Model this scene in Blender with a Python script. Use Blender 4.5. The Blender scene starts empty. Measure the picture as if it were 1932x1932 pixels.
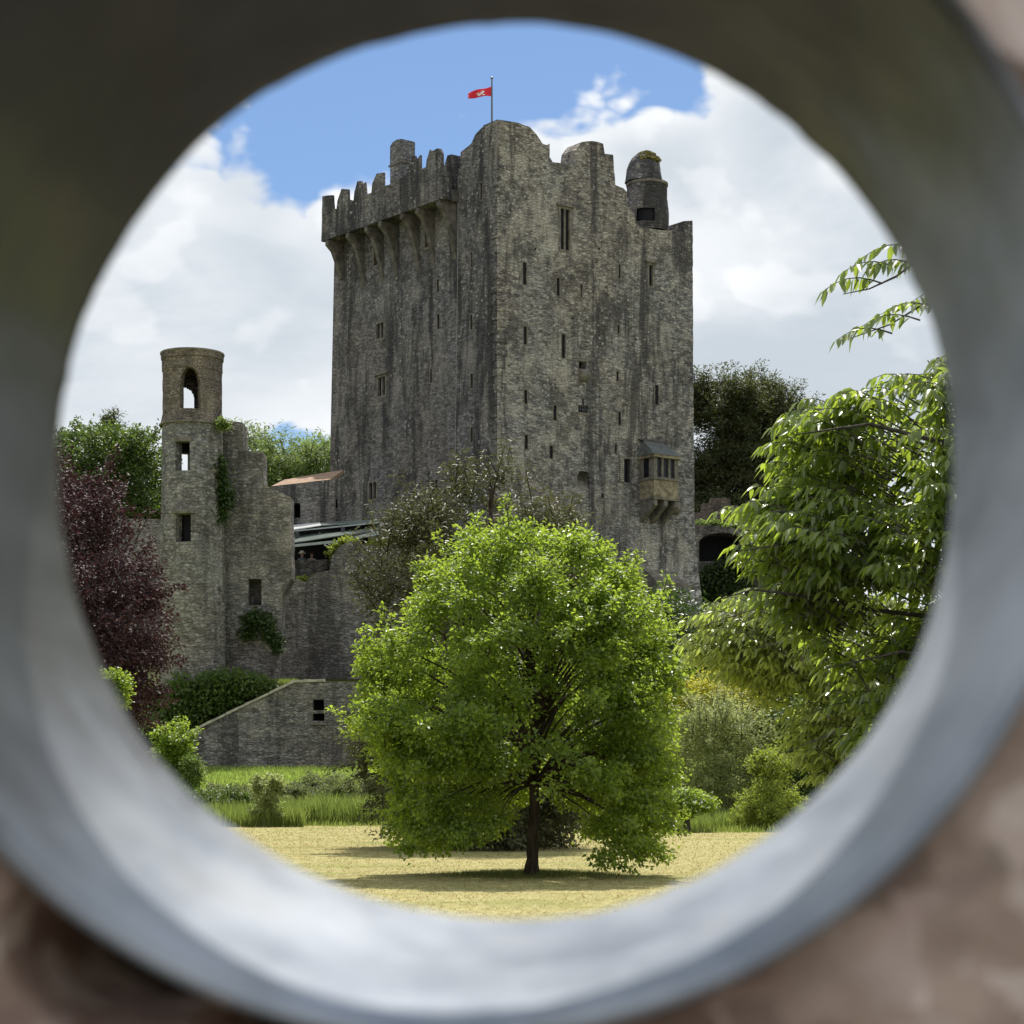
import bpy, bmesh, math, random
import numpy as np
from mathutils import Vector, noise as mnoise
from mathutils.geometry import delaunay_2d_cdt

R = math.radians
random.seed(7)
rng = np.random.default_rng(7)
scene = bpy.context.scene
col = scene.collection

# ------------------------------------------------------------------ camera
FPX, CX, HZ, CAMZ = 3874.0, 966.0, 1474.0, 1.6     # focal length in picture units, centre column, horizon row, eye height
cam_d = bpy.data.cameras.new('camera')
cam = bpy.data.objects.new('camera', cam_d)
col.objects.link(cam)
cam.location = (0, 0, CAMZ)
cam.rotation_euler = (R(90), 0, 0)
cam_d.sensor_width = 36
cam_d.lens = 36 * FPX / 1932
cam_d.shift_y = (HZ - 966) / 1932
cam_d.clip_start = 0.03
cam_d.clip_end = 6000
cam_d.dof.use_dof = True
cam_d.dof.focus_distance = 90
cam_d.dof.aperture_fstop = 21
scene.camera = cam

# ------------------------------------------------------------------ sky, sun, exposure
SUN_EL, SUN_AZ = 60.5, 8.0          # the sun stands beyond the castle
world = bpy.data.worlds.new('World')
scene.world = world
world.use_nodes = True
SKY_STRENGTH = 0.10
sun_d = bpy.data.lights.new('sun', 'SUN')
sun_d.energy = 4.9
sun_d.angle = R(0.53)
sun_d.color = (1.0, 0.95, 0.86)
sun = bpy.data.objects.new('sun', sun_d)
col.objects.link(sun)
sun.location = (0, 60, 120)
sun.rotation_euler = (R(-(90 - SUN_EL)), 0, R(-SUN_AZ))
scene.view_settings.view_transform = 'Standard'
scene.view_settings.look = 'None'
scene.view_settings.exposure = 0.28
scene.view_settings.gamma = 1.0
scene.view_settings.use_curve_mapping = False
scene.render.engine = 'CYCLES'
scene.cycles.max_bounces = 7
scene.cycles.diffuse_bounces = 3
scene.cycles.glossy_bounces = 3
scene.cycles.transmission_bounces = 5
scene.cycles.transparent_max_bounces = 6
scene.cycles.caustics_reflective = False
scene.cycles.caustics_refractive = False
scene.cycles.sample_clamp_indirect = 6
scene.cycles.use_denoising = True
try:
    scene.cycles.denoiser = 'OPENIMAGEDENOISE'
    scene.cycles.denoising_input_passes = 'RGB_ALBEDO_NORMAL'
except Exception:
    pass


# ------------------------------------------------------------------ node helpers
class NT:
    def __init__(self, tree):
        self.t = tree
        self.n = tree.nodes
        self.l = tree.links

    def new(self, kind, **kw):
        nd = self.n.new(kind)
        for k, v in kw.items():
            setattr(nd, k, v)
        return nd

    def put(self, sock, v):
        if isinstance(v, bpy.types.NodeSocket):
            self.l.new(v, sock)
        elif v is not None:
            try:
                sock.default_value = v
            except Exception:
                sock.default_value = (*v, 1.0)

    def math(self, op, a, b=None, c=None, clamp=False):
        nd = self.new('ShaderNodeMath', operation=op, use_clamp=clamp)
        self.put(nd.inputs[0], a)
        if b is not None:
            self.put(nd.inputs[1], b)
        if c is not None:
            self.put(nd.inputs[2], c)
        return nd.outputs[0]

    def mix(self, f, a, b, blend='MIX'):
        nd = self.new('ShaderNodeMix', data_type='RGBA', blend_type=blend)
        self.put(nd.inputs[0], f)
        self.put(nd.inputs[6], a)
        self.put(nd.inputs[7], b)
        return nd.outputs[2]

    def map(self, vec, scale=(1, 1, 1), loc=(0, 0, 0), rot=(0, 0, 0)):
        nd = self.new('ShaderNodeMapping')
        self.put(nd.inputs['Vector'], vec)
        nd.inputs['Location'].default_value = loc
        nd.inputs['Rotation'].default_value = rot
        nd.inputs['Scale'].default_value = scale
        return nd.outputs[0]

    def noise(self, vec, scale, detail=3, rough=0.55, dist=0.0, out='Fac'):
        nd = self.new('ShaderNodeTexNoise')
        self.put(nd.inputs['Vector'], vec)
        nd.inputs['Scale'].default_value = scale
        nd.inputs['Detail'].default_value = detail
        nd.inputs['Roughness'].default_value = rough
        nd.inputs['Distortion'].default_value = dist
        return nd.outputs[out]

    def vor(self, vec, scale, feature='F1', out='Distance', rand=1.0):
        nd = self.new('ShaderNodeTexVoronoi', feature=feature)
        self.put(nd.inputs['Vector'], vec)
        nd.inputs['Scale'].default_value = scale
        nd.inputs['Randomness'].default_value = rand
        return nd.outputs[out]

    def ramp(self, f, a, b, lo=0.0, hi=1.0, smooth=True):
        nd = self.new('ShaderNodeMapRange', interpolation_type='SMOOTHSTEP' if smooth else 'LINEAR')
        self.put(nd.inputs['Value'], f)
        nd.inputs['From Min'].default_value = a
        nd.inputs['From Max'].default_value = b
        nd.inputs['To Min'].default_value = lo
        nd.inputs['To Max'].default_value = hi
        return nd.outputs[0]

    def sep(self, c):
        nd = self.new('ShaderNodeSeparateColor')
        self.put(nd.inputs[0], c)
        return nd.outputs

    def bump(self, h, strength, dist=0.05):
        nd = self.new('ShaderNodeBump')
        nd.inputs['Strength'].default_value = strength
        nd.inputs['Distance'].default_value = dist
        self.put(nd.inputs['Height'], h)
        return nd.outputs[0]


def new_mat(name):
    m = bpy.data.materials.new(name)
    m.use_nodes = True
    m.node_tree.nodes.clear()
    g = NT(m.node_tree)
    out = g.new('ShaderNodeOutputMaterial')
    return m, g, out


def principled(g, out, color, rough=0.8, spec=0.3, normal=None, metallic=0.0):
    b = g.new('ShaderNodeBsdfPrincipled')
    g.put(b.inputs['Base Color'], color)
    g.put(b.inputs['Roughness'], rough)
    b.inputs['Specular IOR Level'].default_value = spec
    g.put(b.inputs['Metallic'], metallic)
    if normal is not None:
        g.l.new(normal, b.inputs['Normal'])
    g.l.new(b.outputs[0], out.inputs['Surface'])
    return b


def plain(name, color, rough=0.7, spec=0.3, metallic=0.0, var=0.25, scale=6.0):
    m, g, out = new_mat(name)
    co = g.new('ShaderNodeTexCoord').outputs['Object']
    n = g.noise(co, scale, 4, 0.6)
    c2 = g.mix(g.ramp(n, 0.3, 0.7), tuple(max(0, c * (1 - var)) for c in color), tuple(c * (1 + var) for c in color))
    principled(g, out, c2, rough, spec, g.bump(n, 0.25, 0.02), metallic)
    return m


# ------------------------------------------------------------------ sky shader: Nishita air with cumulus clouds
world.cycles.sampling_method = 'MANUAL'
world.cycles.sample_map_resolution = 512


def build_sky():
    g = NT(world.node_tree)
    g.n.clear()
    out = g.new('ShaderNodeOutputWorld')
    bg = g.new('ShaderNodeBackground')
    bg.inputs['Strength'].default_value = SKY_STRENGTH
    sky = g.new('ShaderNodeTexSky', sky_type='NISHITA')
    sky.sun_disc = False
    sky.sun_elevation = R(SUN_EL)
    sky.sun_rotation = R(SUN_AZ)
    sky.air_density = 1.0
    sky.dust_density = 0.6
    sky.ozone_density = 1.6
    d = g.new('ShaderNodeTexCoord').outputs['Generated']
    sx = g.new('ShaderNodeSeparateXYZ')
    g.put(sx.inputs[0], d)
    x, y, z = sx.outputs
    def puffs(dz, rich):
        dv = g.map(d, (1, 1, 1.45), (0.31, 0.0, 0.12 + dz))
        big = g.noise(dv, 6.0, 5 if rich else 3, 0.58, 0.35)
        v = g.new('ShaderNodeTexVoronoi', feature='F1')
        if rich:
            wv = g.new('ShaderNodeVectorMath', operation='MULTIPLY_ADD')
            g.put(wv.inputs[0], g.noise(dv, 14.0, 3, 0.6, 0, 'Color'))
            wv.inputs[1].default_value = (0.05, 0.05, 0.05)
            g.put(wv.inputs[2], dv)
            g.put(v.inputs['Vector'], wv.outputs[0])
        else:
            g.put(v.inputs['Vector'], dv)
        v.inputs['Scale'].default_value = 17.0
        v.inputs['Detail'].default_value = 2.0 if rich else 0.0
        v.inputs['Roughness'].default_value = 0.55
        c_ = g.math('ADD', big, g.math('MULTIPLY', g.math('SUBTRACT', 0.42, v.outputs['Distance']), 0.34))
        if rich:
            c_ = g.math('ADD', c_, g.math('MULTIPLY', g.math('SUBTRACT', g.noise(dv, 26.0, 3, 0.68, 0.4), 0.5), 0.16))
        return c_
    big = puffs(0.0, True)
    above = puffs(0.022, False)
    # clear window of sky above the keep, cloud banks around it
    ex = g.math('MULTIPLY', g.math('SUBTRACT', x, -0.050), 1 / 0.118)
    ez = g.math('MULTIPLY', g.math('SUBTRACT', z, 0.362), 1 / 0.068)
    ez = g.math('SUBTRACT', ez, g.math('MULTIPLY', g.math('MAXIMUM', ex, -0.2), 0.42))
    rr = g.math('ADD', g.math('MULTIPLY', ex, ex), g.math('MULTIPLY', ez, ez))
    ahead = g.ramp(y, 0.2, 0.5)
    hole = g.math('MULTIPLY', g.math('EXPONENT', g.math('MULTIPLY', rr, -0.9)), ahead)
    ex2 = g.math('MULTIPLY', g.math('SUBTRACT', x, -0.100), 1 / 0.022)
    ez2 = g.math('MULTIPLY', g.math('SUBTRACT', z, 0.163), 1 / 0.012)
    hole2 = g.math('EXPONENT', g.math('MULTIPLY', g.math('ADD', g.math('MULTIPLY', ex2, ex2), g.math('MULTIPLY', ez2, ez2)), -1.0))
    hole = g.math('ADD', hole, g.math('MULTIPLY', g.math('MULTIPLY', hole2, ahead), 0.27))
    open_sky = g.math('SUBTRACT', g.ramp(z, 0.30, 0.20, 0.34, 0.46), g.math('MULTIPLY', hole, 0.80))
    open_sky = g.math('ADD', open_sky, g.math('MULTIPLY', g.math('MULTIPLY', g.math('ADD', g.ramp(x, 0.07, 0.13), g.ramp(x, -0.085, -0.135, 0.0, 0.75)), ahead), 0.16))
    cov = g.math('ADD', big, open_sky)
    cov_up = g.math('ADD', above, g.math('SUBTRACT', open_sky, g.math('MULTIPLY', hole, 0.10)))
    mask = g.ramp(cov, 0.43, 0.55)
    # cloud shade: bright billowing tops towards the sun, grey-blue underneath
    under = g.noise(g.map(d, (1, 1, 2.3), (1.7, 0.4, 0.9)), 5.0, 6, 0.55, 0.3)
    sh = g.ramp(under, 0.28, 0.60)
    dark = g.math('MULTIPLY', sh, g.ramp(cov_up, 0.52, 1.0))
    dark = g.math('ADD', g.math('MULTIPLY', dark, 0.75), g.math('MULTIPLY', g.ramp(g.math('SUBTRACT', cov_up, cov), -0.02, 0.10), 0.25), None, True)
    k = 1.0 / SKY_STRENGTH
    ccol = g.mix(dark, (0.84 * k, 0.86 * k, 0.88 * k, 1), (0.50 * k, 0.555 * k, 0.61 * k, 1))
    # the clear blue as this sunny day's camera saw it: a fraction of white veil
    air = g.mix(1.0, sky.outputs[0], (0.70, 0.82, 0.96, 1), 'MULTIPLY')
    final = g.mix(mask, air, ccol)
    g.l.new(final, bg.inputs['Color'])
    g.l.new(bg.outputs[0], out.inputs['Surface'])


build_sky()


# ------------------------------------------------------------------ geometry helpers
def P(px, py, Y):
    return Vector(((px - CX) / FPX * Y, Y, CAMZ + (HZ - py) / FPX * Y))


def tag(o, label=None, cat=None, group=None, kind=None):
    if label:
        o['label'] = label
    if cat:
        o['category'] = cat
    if group:
        o['group'] = group
    if kind:
        o['kind'] = kind
    return o


def empty(name, loc, label, cat, group=None):
    o = bpy.data.objects.new(name, None)
    o.empty_display_size = 0.3
    col.objects.link(o)
    o.location = loc
    return tag(o, label, cat, group)


def world_loc(o):
    v = Vector(o.location)
    while o.parent:
        o = o.parent
        v += Vector(o.location)
    return v


def link(name, me, parent=None):
    o = bpy.data.objects.new(name, me)
    col.objects.link(o)
    if parent is not None:
        o.parent = parent
    return o


class MB:
    """collects verts and faces in world space; build() links ONE mesh object"""

    def __init__(self):
        self.v, self.f, self.m, self.mats = [], [], [], []

    def mi(self, mat):
        if mat not in self.mats:
            self.mats.append(mat)
        return self.mats.index(mat)

    def add(self, verts, faces, mat):
        b = len(self.v)
        i = self.mi(mat)
        self.v += [tuple(v) for v in verts]
        for f in faces:
            self.f.append(tuple(b + k for k in f))
            self.m.append(i)

    def quad(self, a, b, c, d, mat):
        self.add([a, b, c, d], [(0, 1, 2, 3)], mat)

    def hexa(self, p, mat):
        """8 corners: bottom 4 then top 4"""
        self.add(p, [(3, 2, 1, 0), (4, 5, 6, 7), (0, 1, 5, 4), (1, 2, 6, 5), (2, 3, 7, 6), (3, 0, 4, 7)], mat)

    def box(self, x0, x1, y0, y1, z0, z1, mat):
        self.hexa([(x0, y0, z0), (x1, y0, z0), (x1, y1, z0), (x0, y1, z0),
                   (x0, y0, z1), (x1, y0, z1), (x1, y1, z1), (x0, y1, z1)], mat)

    def tube(self, pts, rad, mat, sides=8, cap=True):
        pts = [Vector(p) for p in pts]
        n = len(pts)
        rings = []
        up = Vector((0.13, 0.31, 0.94))
        for i, p in enumerate(pts):
            t = (pts[min(i + 1, n - 1)] - pts[max(i - 1, 0)])
            if t.length < 1e-9:
                t = Vector((0, 0, 1))
            t.normalize()
            a = t.cross(up if abs(t.dot(up)) < 0.95 else Vector((1, 0, 0))).normalized()
            b = t.cross(a).normalized()
            r = rad[i] if isinstance(rad, (list, tuple)) else rad
            rings.append([p + (a * math.cos(q) + b * math.sin(q)) * r for q in [2 * math.pi * k / sides for k in range(sides)]])
        vs = [v for rg in rings for v in rg]
        fs = []
        for i in range(n - 1):
            for k in range(sides):
                k2 = (k + 1) % sides
                fs.append((i * sides + k, i * sides + k2, (i + 1) * sides + k2, (i + 1) * sides + k))
        if cap:
            fs.append(tuple(range(sides)))
            fs.append(tuple((n - 1) * sides + k for k in range(sides)))
        self.add(vs, fs, mat)

    def lathe(self, c, prof, mat, seg=40, a0=0.0, wob=0.0):
        """profile [(r, z)] around the vertical through c"""
        vs, fs = [], []
        for j, (r, z) in enumerate(prof):
            for k in range(seg):
                q = a0 + 2 * math.pi * k / seg
                rr = r * (1 + wob * mnoise.noise(Vector((math.cos(q) * 2.2, math.sin(q) * 2.2, z * 1.7))))
                vs.append((c[0] + rr * math.cos(q), c[1] + rr * math.sin(q), z))
        for j in range(len(prof) - 1):
            for k in range(seg):
                k2 = (k + 1) % seg
                fs.append((j * seg + k, j * seg + k2, (j + 1) * seg + k2, (j + 1) * seg + k))
        self.add(vs, fs, mat)

    def build(self, name, parent=None, smooth=False, fix=True):
        off = world_loc(parent) if parent is not None else Vector((0, 0, 0))
        me = bpy.data.meshes.new(name)
        me.from_pydata([tuple(Vector(v) - off) for v in self.v], [], self.f)
        for mt in self.mats:
            me.materials.append(mt)
        me.polygons.foreach_set('material_index', self.m)
        if fix:
            bm = bmesh.new()
            bm.from_mesh(me)
            bmesh.ops.recalc_face_normals(bm, faces=bm.faces)
            bm.to_mesh(me)
            bm.free()
        if smooth:
            me.polygons.foreach_set('use_smooth', [True] * len(me.polygons))
        me.update()
        return link(name, me, parent)


def np_mesh(name, V, F, mats, parent=None, attr=None, mat_idx=None, smooth=False):
    """V (n,3) world space, F (m,k) equal-sided faces"""
    off = np.array(world_loc(parent)) if parent is not None else np.zeros(3)
    me = bpy.data.meshes.new(name)
    n, (m, k) = len(V), F.shape
    me.vertices.add(n)
    me.vertices.foreach_set('co', (V - off).astype(np.float32).ravel())
    me.loops.add(m * k)
    me.loops.foreach_set('vertex_index', F.astype(np.int32).ravel())
    me.polygons.add(m)
    me.polygons.foreach_set('loop_start', (np.arange(m) * k).astype(np.int32))
    me.polygons.foreach_set('loop_total', np.full(m, k, np.int32))
    for mt in (mats if isinstance(mats, list) else [mats]):
        me.materials.append(mt)
    if mat_idx is not None:
        me.polygons.foreach_set('material_index', mat_idx.astype(np.int32))
    if attr is not None:
        a = me.attributes.new('tint', 'FLOAT', 'FACE')
        a.data.foreach_set('value', attr.astype(np.float32))
    if smooth:
        me.polygons.foreach_set('use_smooth', np.ones(m, bool))
    me.update(calc_edges=True)
    me.validate()
    return link(name, me, parent)


# ------------------------------------------------------------------ materials: stone
def masonry(name, dark, light, scale=3.2, flat=1.7, mortar=(0.16, 0.15, 0.135), streak=0.55, plinth=None, moss=0.15, lichen=0.5,
            contrast=1.0, warm=(1.05, 1.0, 0.95), cool=(0.93, 0.965, 1.05), macro=0.12, bump=0.9, joint=0.22, offset=(0, 0, 0)):
    m, g, out = new_mat(name)
    co0 = g.new('ShaderNodeTexCoord').outputs['Object']
    co0 = g.map(co0, (1, 1, 1), offset)
    wob = g.noise(co0, 1.3, 2, 0.5, 0, 'Color')
    wv = g.new('ShaderNodeVectorMath', operation='MULTIPLY_ADD')
    g.put(wv.inputs[0], wob)
    wv.inputs[1].default_value = (0.35, 0.35, 0.25)
    g.put(wv.inputs[2], co0)
    co = g.map(wv.outputs[0], (1, 1, flat))
    cell = g.sep(g.vor(co, scale, 'F1', 'Color'))
    edge = g.vor(co, scale, 'DISTANCE_TO_EDGE')
    fine = g.noise(co0, 11.0, 5, 0.65)
    mid = g.noise(co0, 2.3, 5, 0.62)
    t = g.math('ADD', g.math('MULTIPLY', cell[0], 0.55), g.math('MULTIPLY', mid, 0.55))
    t = g.math('ADD', t, g.math('MULTIPLY', g.math('SUBTRACT', fine, 0.5), 0.7))
    t = g.ramp(t, 0.5 - 0.42 / contrast, 0.5 + 0.55 / contrast)
    c = g.mix(t, dark, light)
    tint = g.mix(g.ramp(g.noise(co0, macro, 3, 0.6), 0.35, 0.65), cool, warm)
    c = g.mix(1.0, c, tint, 'MULTIPLY')
    # pinkish and pale single stones
    c = g.mix(g.ramp(cell[1], 0.86, 0.93, 0, 0.35), c, (light[0] * 1.25, light[1] * 1.15, light[2] * 1.1, 1))
    c = g.mix(g.ramp(cell[2], 0.90, 0.95, 0, 0.55), c, (dark[0] * 0.6, dark[1] * 0.6, dark[2] * 0.62, 1))
    c = g.mix(g.ramp(edge, 0.0, 0.10, joint, 0.0), c, mortar)
    crs = g.noise(g.map(co0, (1.6, 1.6, 7.5)), 1.3, 4, 0.7, 0.4)
    c = g.mix(g.ramp(crs, 0.50, 0.66, 0.0, 0.55), c, (dark[0] * 0.55, dark[1] * 0.55, dark[2] * 0.56, 1))
    c = g.mix(g.ramp(crs, 0.47, 0.34, 0.0, 0.40), c, (light[0] * 1.25, light[1] * 1.22, light[2] * 1.15, 1))
    if plinth is not None:
        # the lower storeys are laid with bigger, paler boulders
        sz = g.new('ShaderNodeSeparateXYZ')
        g.put(sz.inputs[0], co0)
        bv = g.map(wv.outputs[0], (1, 1, 1.15), (3, 3, 3))
        bc = g.sep(g.vor(bv, 1.9, 'F1', 'Color'))
        be = g.vor(bv, 1.9, 'DISTANCE_TO_EDGE')
        bm_ = g.math('MULTIPLY', g.ramp(g.math('ADD', sz.outputs[2], g.math('MULTIPLY', mid, 3.0)), plinth + 2.5, plinth - 0.5), g.ramp(bc[0], 0.25, 0.40))
        bm_ = g.math('MULTIPLY', bm_, g.ramp(be, 0.03, 0.12))
        c = g.mix(bm_, c, g.mix(bc[1], (light[0] * 0.9, light[1] * 0.92, light[2] * 1.0, 1), (light[0] * 1.35, light[1] * 1.36, light[2] * 1.45, 1)))
    # weather streaks running down the wall
    if streak > 0:
        lp = g.noise(g.map(co0, (1, 1, 0.8), (5, 8, 2)), 0.33, 8, 0.72)
        c = g.mix(g.math('MULTIPLY', g.ramp(lp, 0.50, 0.63), 0.65), c, (light[0] * 1.12, light[1] * 1.10, light[2] * 1.05, 1), 'SCREEN' if False else 'MIX')
        st = g.noise(g.map(co0, (0.62, 0.62, 0.085)), 1.0, 9, 0.70, 0.5)
        st2 = g.noise(g.map(co0, (2.2, 2.2, 0.22)), 1.0, 6, 0.65, 0.4)
        dk = (dark[0] * 0.48, dark[1] * 0.49, dark[2] * 0.53, 1)
        c = g.mix(g.math('MULTIPLY', g.ramp(st, 0.49, 0.60), streak), c, dk)
        c = g.mix(g.math('MULTIPLY', g.ramp(st2, 0.54, 0.66), streak * 0.6), c, dk)
        pat = g.noise(co0, 0.5, 9, 0.70)
        c = g.mix(g.math('MULTIPLY', g.ramp(pat, 0.52, 0.62), streak * 0.75), c, dk)
        sp = g.noise(g.map(co0, (1, 1, 2.4)), 4.2, 4, 0.7)
        c = g.mix(g.ramp(sp, 0.58, 0.72, 0, 0.55), c, dk)
        c = g.mix(g.ramp(sp, 0.40, 0.28, 0, 0.38), c, (light[0] * 1.45, light[1] * 1.42, light[2] * 1.36, 1))
    if moss > 0:
        mo = g.noise(g.map(co0, (1, 1, 0.6), (4, 2, 7)), 0.8, 6, 0.68)
        c = g.mix(g.math('MULTIPLY', g.ramp(mo, 0.56, 0.68), moss), c, (0.055, 0.058, 0.022, 1))
    if lichen > 0:
        ls = g.vor(co0, 2.6, 'F1', 'Distance')
        lm = g.noise(co0, 0.35, 3, 0.6)
        lf = g.math('MULTIPLY', g.ramp(ls, 0.27, 0.15), g.ramp(lm, 0.47, 0.58))
        c = g.mix(g.math('MULTIPLY', lf, lichen), c, (0.46, 0.45, 0.42, 1))
    h = g.math('ADD', g.ramp(edge, 0.0, 0.16, 0.0, 0.6), g.math('MULTIPLY', fine, 0.6))
    h = g.math('ADD', h, g.math('MULTIPLY', cell[0], 0.5))
    principled(g, out, c, 0.92, 0.15, g.bump(h, bump, 0.09))
    return m


M = {}
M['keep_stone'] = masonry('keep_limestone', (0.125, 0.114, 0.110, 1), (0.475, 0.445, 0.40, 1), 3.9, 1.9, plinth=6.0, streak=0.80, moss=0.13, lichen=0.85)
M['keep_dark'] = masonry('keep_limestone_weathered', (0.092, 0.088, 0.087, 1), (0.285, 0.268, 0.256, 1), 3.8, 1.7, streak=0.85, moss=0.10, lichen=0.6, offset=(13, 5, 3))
M['tower_stone'] = masonry('tower_rubble', (0.13, 0.122, 0.112, 1), (0.355, 0.345, 0.325, 1), 4.0, 1.6, streak=0.45, moss=0.2, lichen=0.3, offset=(3, 9, 1))
M['brick_stone'] = masonry('tower_brick_rubble', (0.115, 0.099, 0.086, 1), (0.31, 0.265, 0.22, 1), 5.5, 2.2, streak=0.3, moss=0.2, lichen=0.15, offset=(7, 1, 1))
M['ruin_stone'] = masonry('ruin_rubble', (0.13, 0.118, 0.104, 1), (0.345, 0.32, 0.285, 1), 3.8, 1.7, streak=0.65, moss=0.35, lichen=0.2, offset=(1, 3, 8))
M['low_stone'] = masonry('retaining_rubble', (0.115, 0.105, 0.098, 1), (0.36, 0.325, 0.295, 1), 4.2, 1.8, streak=0.6, moss=0.25, lichen=0.2, offset=(2, 7, 5))
M['dressed'] = plain('dressed_stone', (0.165, 0.150, 0.128), 0.9, 0.15, var=0.35, scale=3)
M['corbel'] = plain('weathered_corbel_stone', (0.115, 0.105, 0.092), 0.9, 0.15, var=0.4, scale=2.5)
M['pale_stone'] = plain('pale_coping_stone', (0.40, 0.37, 0.31), 0.9, 0.15, var=0.25, scale=3)
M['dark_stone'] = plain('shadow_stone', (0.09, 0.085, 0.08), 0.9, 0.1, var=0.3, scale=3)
M['void'] = plain('dark_opening', (0.006, 0.006, 0.008), 0.6, 0.2)  # near-black colour standing in for the shade inside openings
M['glass'] = plain('old_window_glass', (0.008, 0.009, 0.014), 0.35, 0.3)
M['slate'] = plain('green_slate', (0.10, 0.11, 0.105), 0.6, 0.35, var=0.3, scale=4)
M['sandy'] = plain('sandy_stone', (0.24, 0.205, 0.14), 0.9, 0.15, var=0.45, scale=3)
M['tile'] = plain('clay_roof', (0.30, 0.20, 0.135), 0.85, 0.2, var=0.25, scale=3)
M['metal_pole'] = plain('painted_pole', (0.10, 0.11, 0.13), 0.4, 0.5, var=0.1)


# ------------------------------------------------------------------ vertical wall planes
class Plane:
    def __init__(self, ox, oy, dx, dy):
        n = math.hypot(dx, dy)
        self.o = Vector((ox, oy, 0))
        self.d = Vector((dx / n, dy / n, 0))
        # outward normal: the side facing the camera
        nn = Vector((self.d.y, -self.d.x, 0))
        if nn.dot(-self.o) < 0:
            nn = -nn
        self.n = nn

    def hit(self, px, py):
        """where the line of sight meets this plane: (distance along, height)"""
        rx, rz = (px - CX) / FPX, (HZ - py) / FPX
        den = rx * self.n.x + self.n.y
        t = self.o.dot(self.n) / den
        p = Vector((rx * t, t, 0))
        return ((p - self.o).dot(self.d), CAMZ + rz * t)

    def at(self, s, z, depth=0.0):
        p = self.o + self.d * s - self.n * depth
        return Vector((p.x, p.y, z))


def rough_line(pts, step=0.5, amp=0.06, seed=0.0):
    """break straight runs of a ruined outline into small irregular steps"""
    out = []
    for i in range(len(pts) - 1):
        a, b = Vector(pts[i]), Vector(pts[i + 1])
        n = max(1, int((b - a).length / step))
        for k in range(n):
            p = a.lerp(b, k / n)
            if k > 0:
                nx = mnoise.noise(Vector((p.x * 2.1 + seed, p.y * 2.1, seed)))
                nz = mnoise.noise(Vector((p.x * 2.3, p.y * 2.3 + seed, 5 + seed)))
                p = p + Vector((nx, nz)) * amp
            out.append((p.x, p.y))
    out.append(tuple(pts[-1]))
    return out


def slab(mb, pl, outline, holes, thick, mat, depth0=0.0, reveal=None, reveal_mat=None, skip=None, back=True):
    """an upright wall with a traced outline (s,z), real thickness and cut openings"""
    loops = [outline] + holes
    vs, es, off = [], [], []
    for lp in loops:
        b = len(vs)
        off.append(b)
        vs += [Vector(p) for p in lp]
        es += [(b + i, b + (i + 1) % len(lp)) for i in range(len(lp))]
    def inside(p, poly):
        c, j = False, len(poly) - 1
        for i in range(len(poly)):
            (xi, yi), (xj, yj) = poly[i][:2], poly[j][:2]
            if (yi > p[1]) != (yj > p[1]) and p[0] < (xj - xi) * (p[1] - yi) / (yj - yi) + xi:
                c = not c
            j = i
        return c

    def fill(with_holes):
        if with_holes:
            r = delaunay_2d_cdt(vs, es, [], 0, 1e-6)
        else:
            k = len(outline)
            r = delaunay_2d_cdt([Vector(p) for p in outline], [(i, (i + 1) % k) for i in range(k)], [], 0, 1e-6)
        fs = []
        for f in r[2]:
            c = ((r[0][f[0]].x + r[0][f[1]].x + r[0][f[2]].x) / 3, (r[0][f[0]].y + r[0][f[1]].y + r[0][f[2]].y) / 3)
            if not inside(c, outline):
                continue
            if with_holes and any(inside(c, h) for h in holes):
                continue
            fs.append(tuple(f))
        return r[0], fs
    V2, F2 = fill(True)
    mb.add([pl.at(v.x, v.y, depth0) for v in V2], F2, mat)
    if back:
        V3, F3 = fill(False)
        mb.add([pl.at(v.x, v.y, depth0 + thick) for v in V3], [tuple(reversed(f)) for f in F3], mat)
    n = len(outline)
    for i in range(n):
        if skip and skip(outline[i], outline[(i + 1) % n]):
            continue
        a, b = outline[i], outline[(i + 1) % n]
        mb.quad(pl.at(*a, depth0), pl.at(*b, depth0), pl.at(*b, depth0 + thick), pl.at(*a, depth0 + thick), mat)
    rv = reveal if reveal is not None else thick * 0.6
    for lp in holes:
        k = len(lp)
        for i in range(k):
            a, b = lp[i], lp[(i + 1) % k]
            mb.quad(pl.at(*a, depth0), pl.at(*b, depth0), pl.at(*b, depth0 + rv), pl.at(*a, depth0 + rv), reveal_mat or mat)


def pl_box(mb, pl, s0, s1, z0, z1, d0, d1, mat):
    """box on a wall plane; depth negative = proud of the wall"""
    mb.hexa([pl.at(s0, z0, d0), pl.at(s1, z0, d0), pl.at(s1, z0, d1), pl.at(s0, z0, d1),
             pl.at(s0, z1, d0), pl.at(s1, z1, d0), pl.at(s1, z1, d1), pl.at(s0, z1, d1)], mat)


def px_rect(pl, cx, cy, w, h):
    s0, _ = pl.hit(cx - w / 2, cy)
    s1, _ = pl.hit(cx + w / 2, cy)
    _, za = pl.hit(cx, cy + h / 2)
    _, zb = pl.hit(cx, cy - h / 2)
    if s0 > s1:
        s0, s1 = s1, s0
    return s0, s1, za, zb


def rect_loop(r):
    return [(r[0], r[2]), (r[1], r[2]), (r[1], r[3]), (r[0], r[3])]


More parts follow.
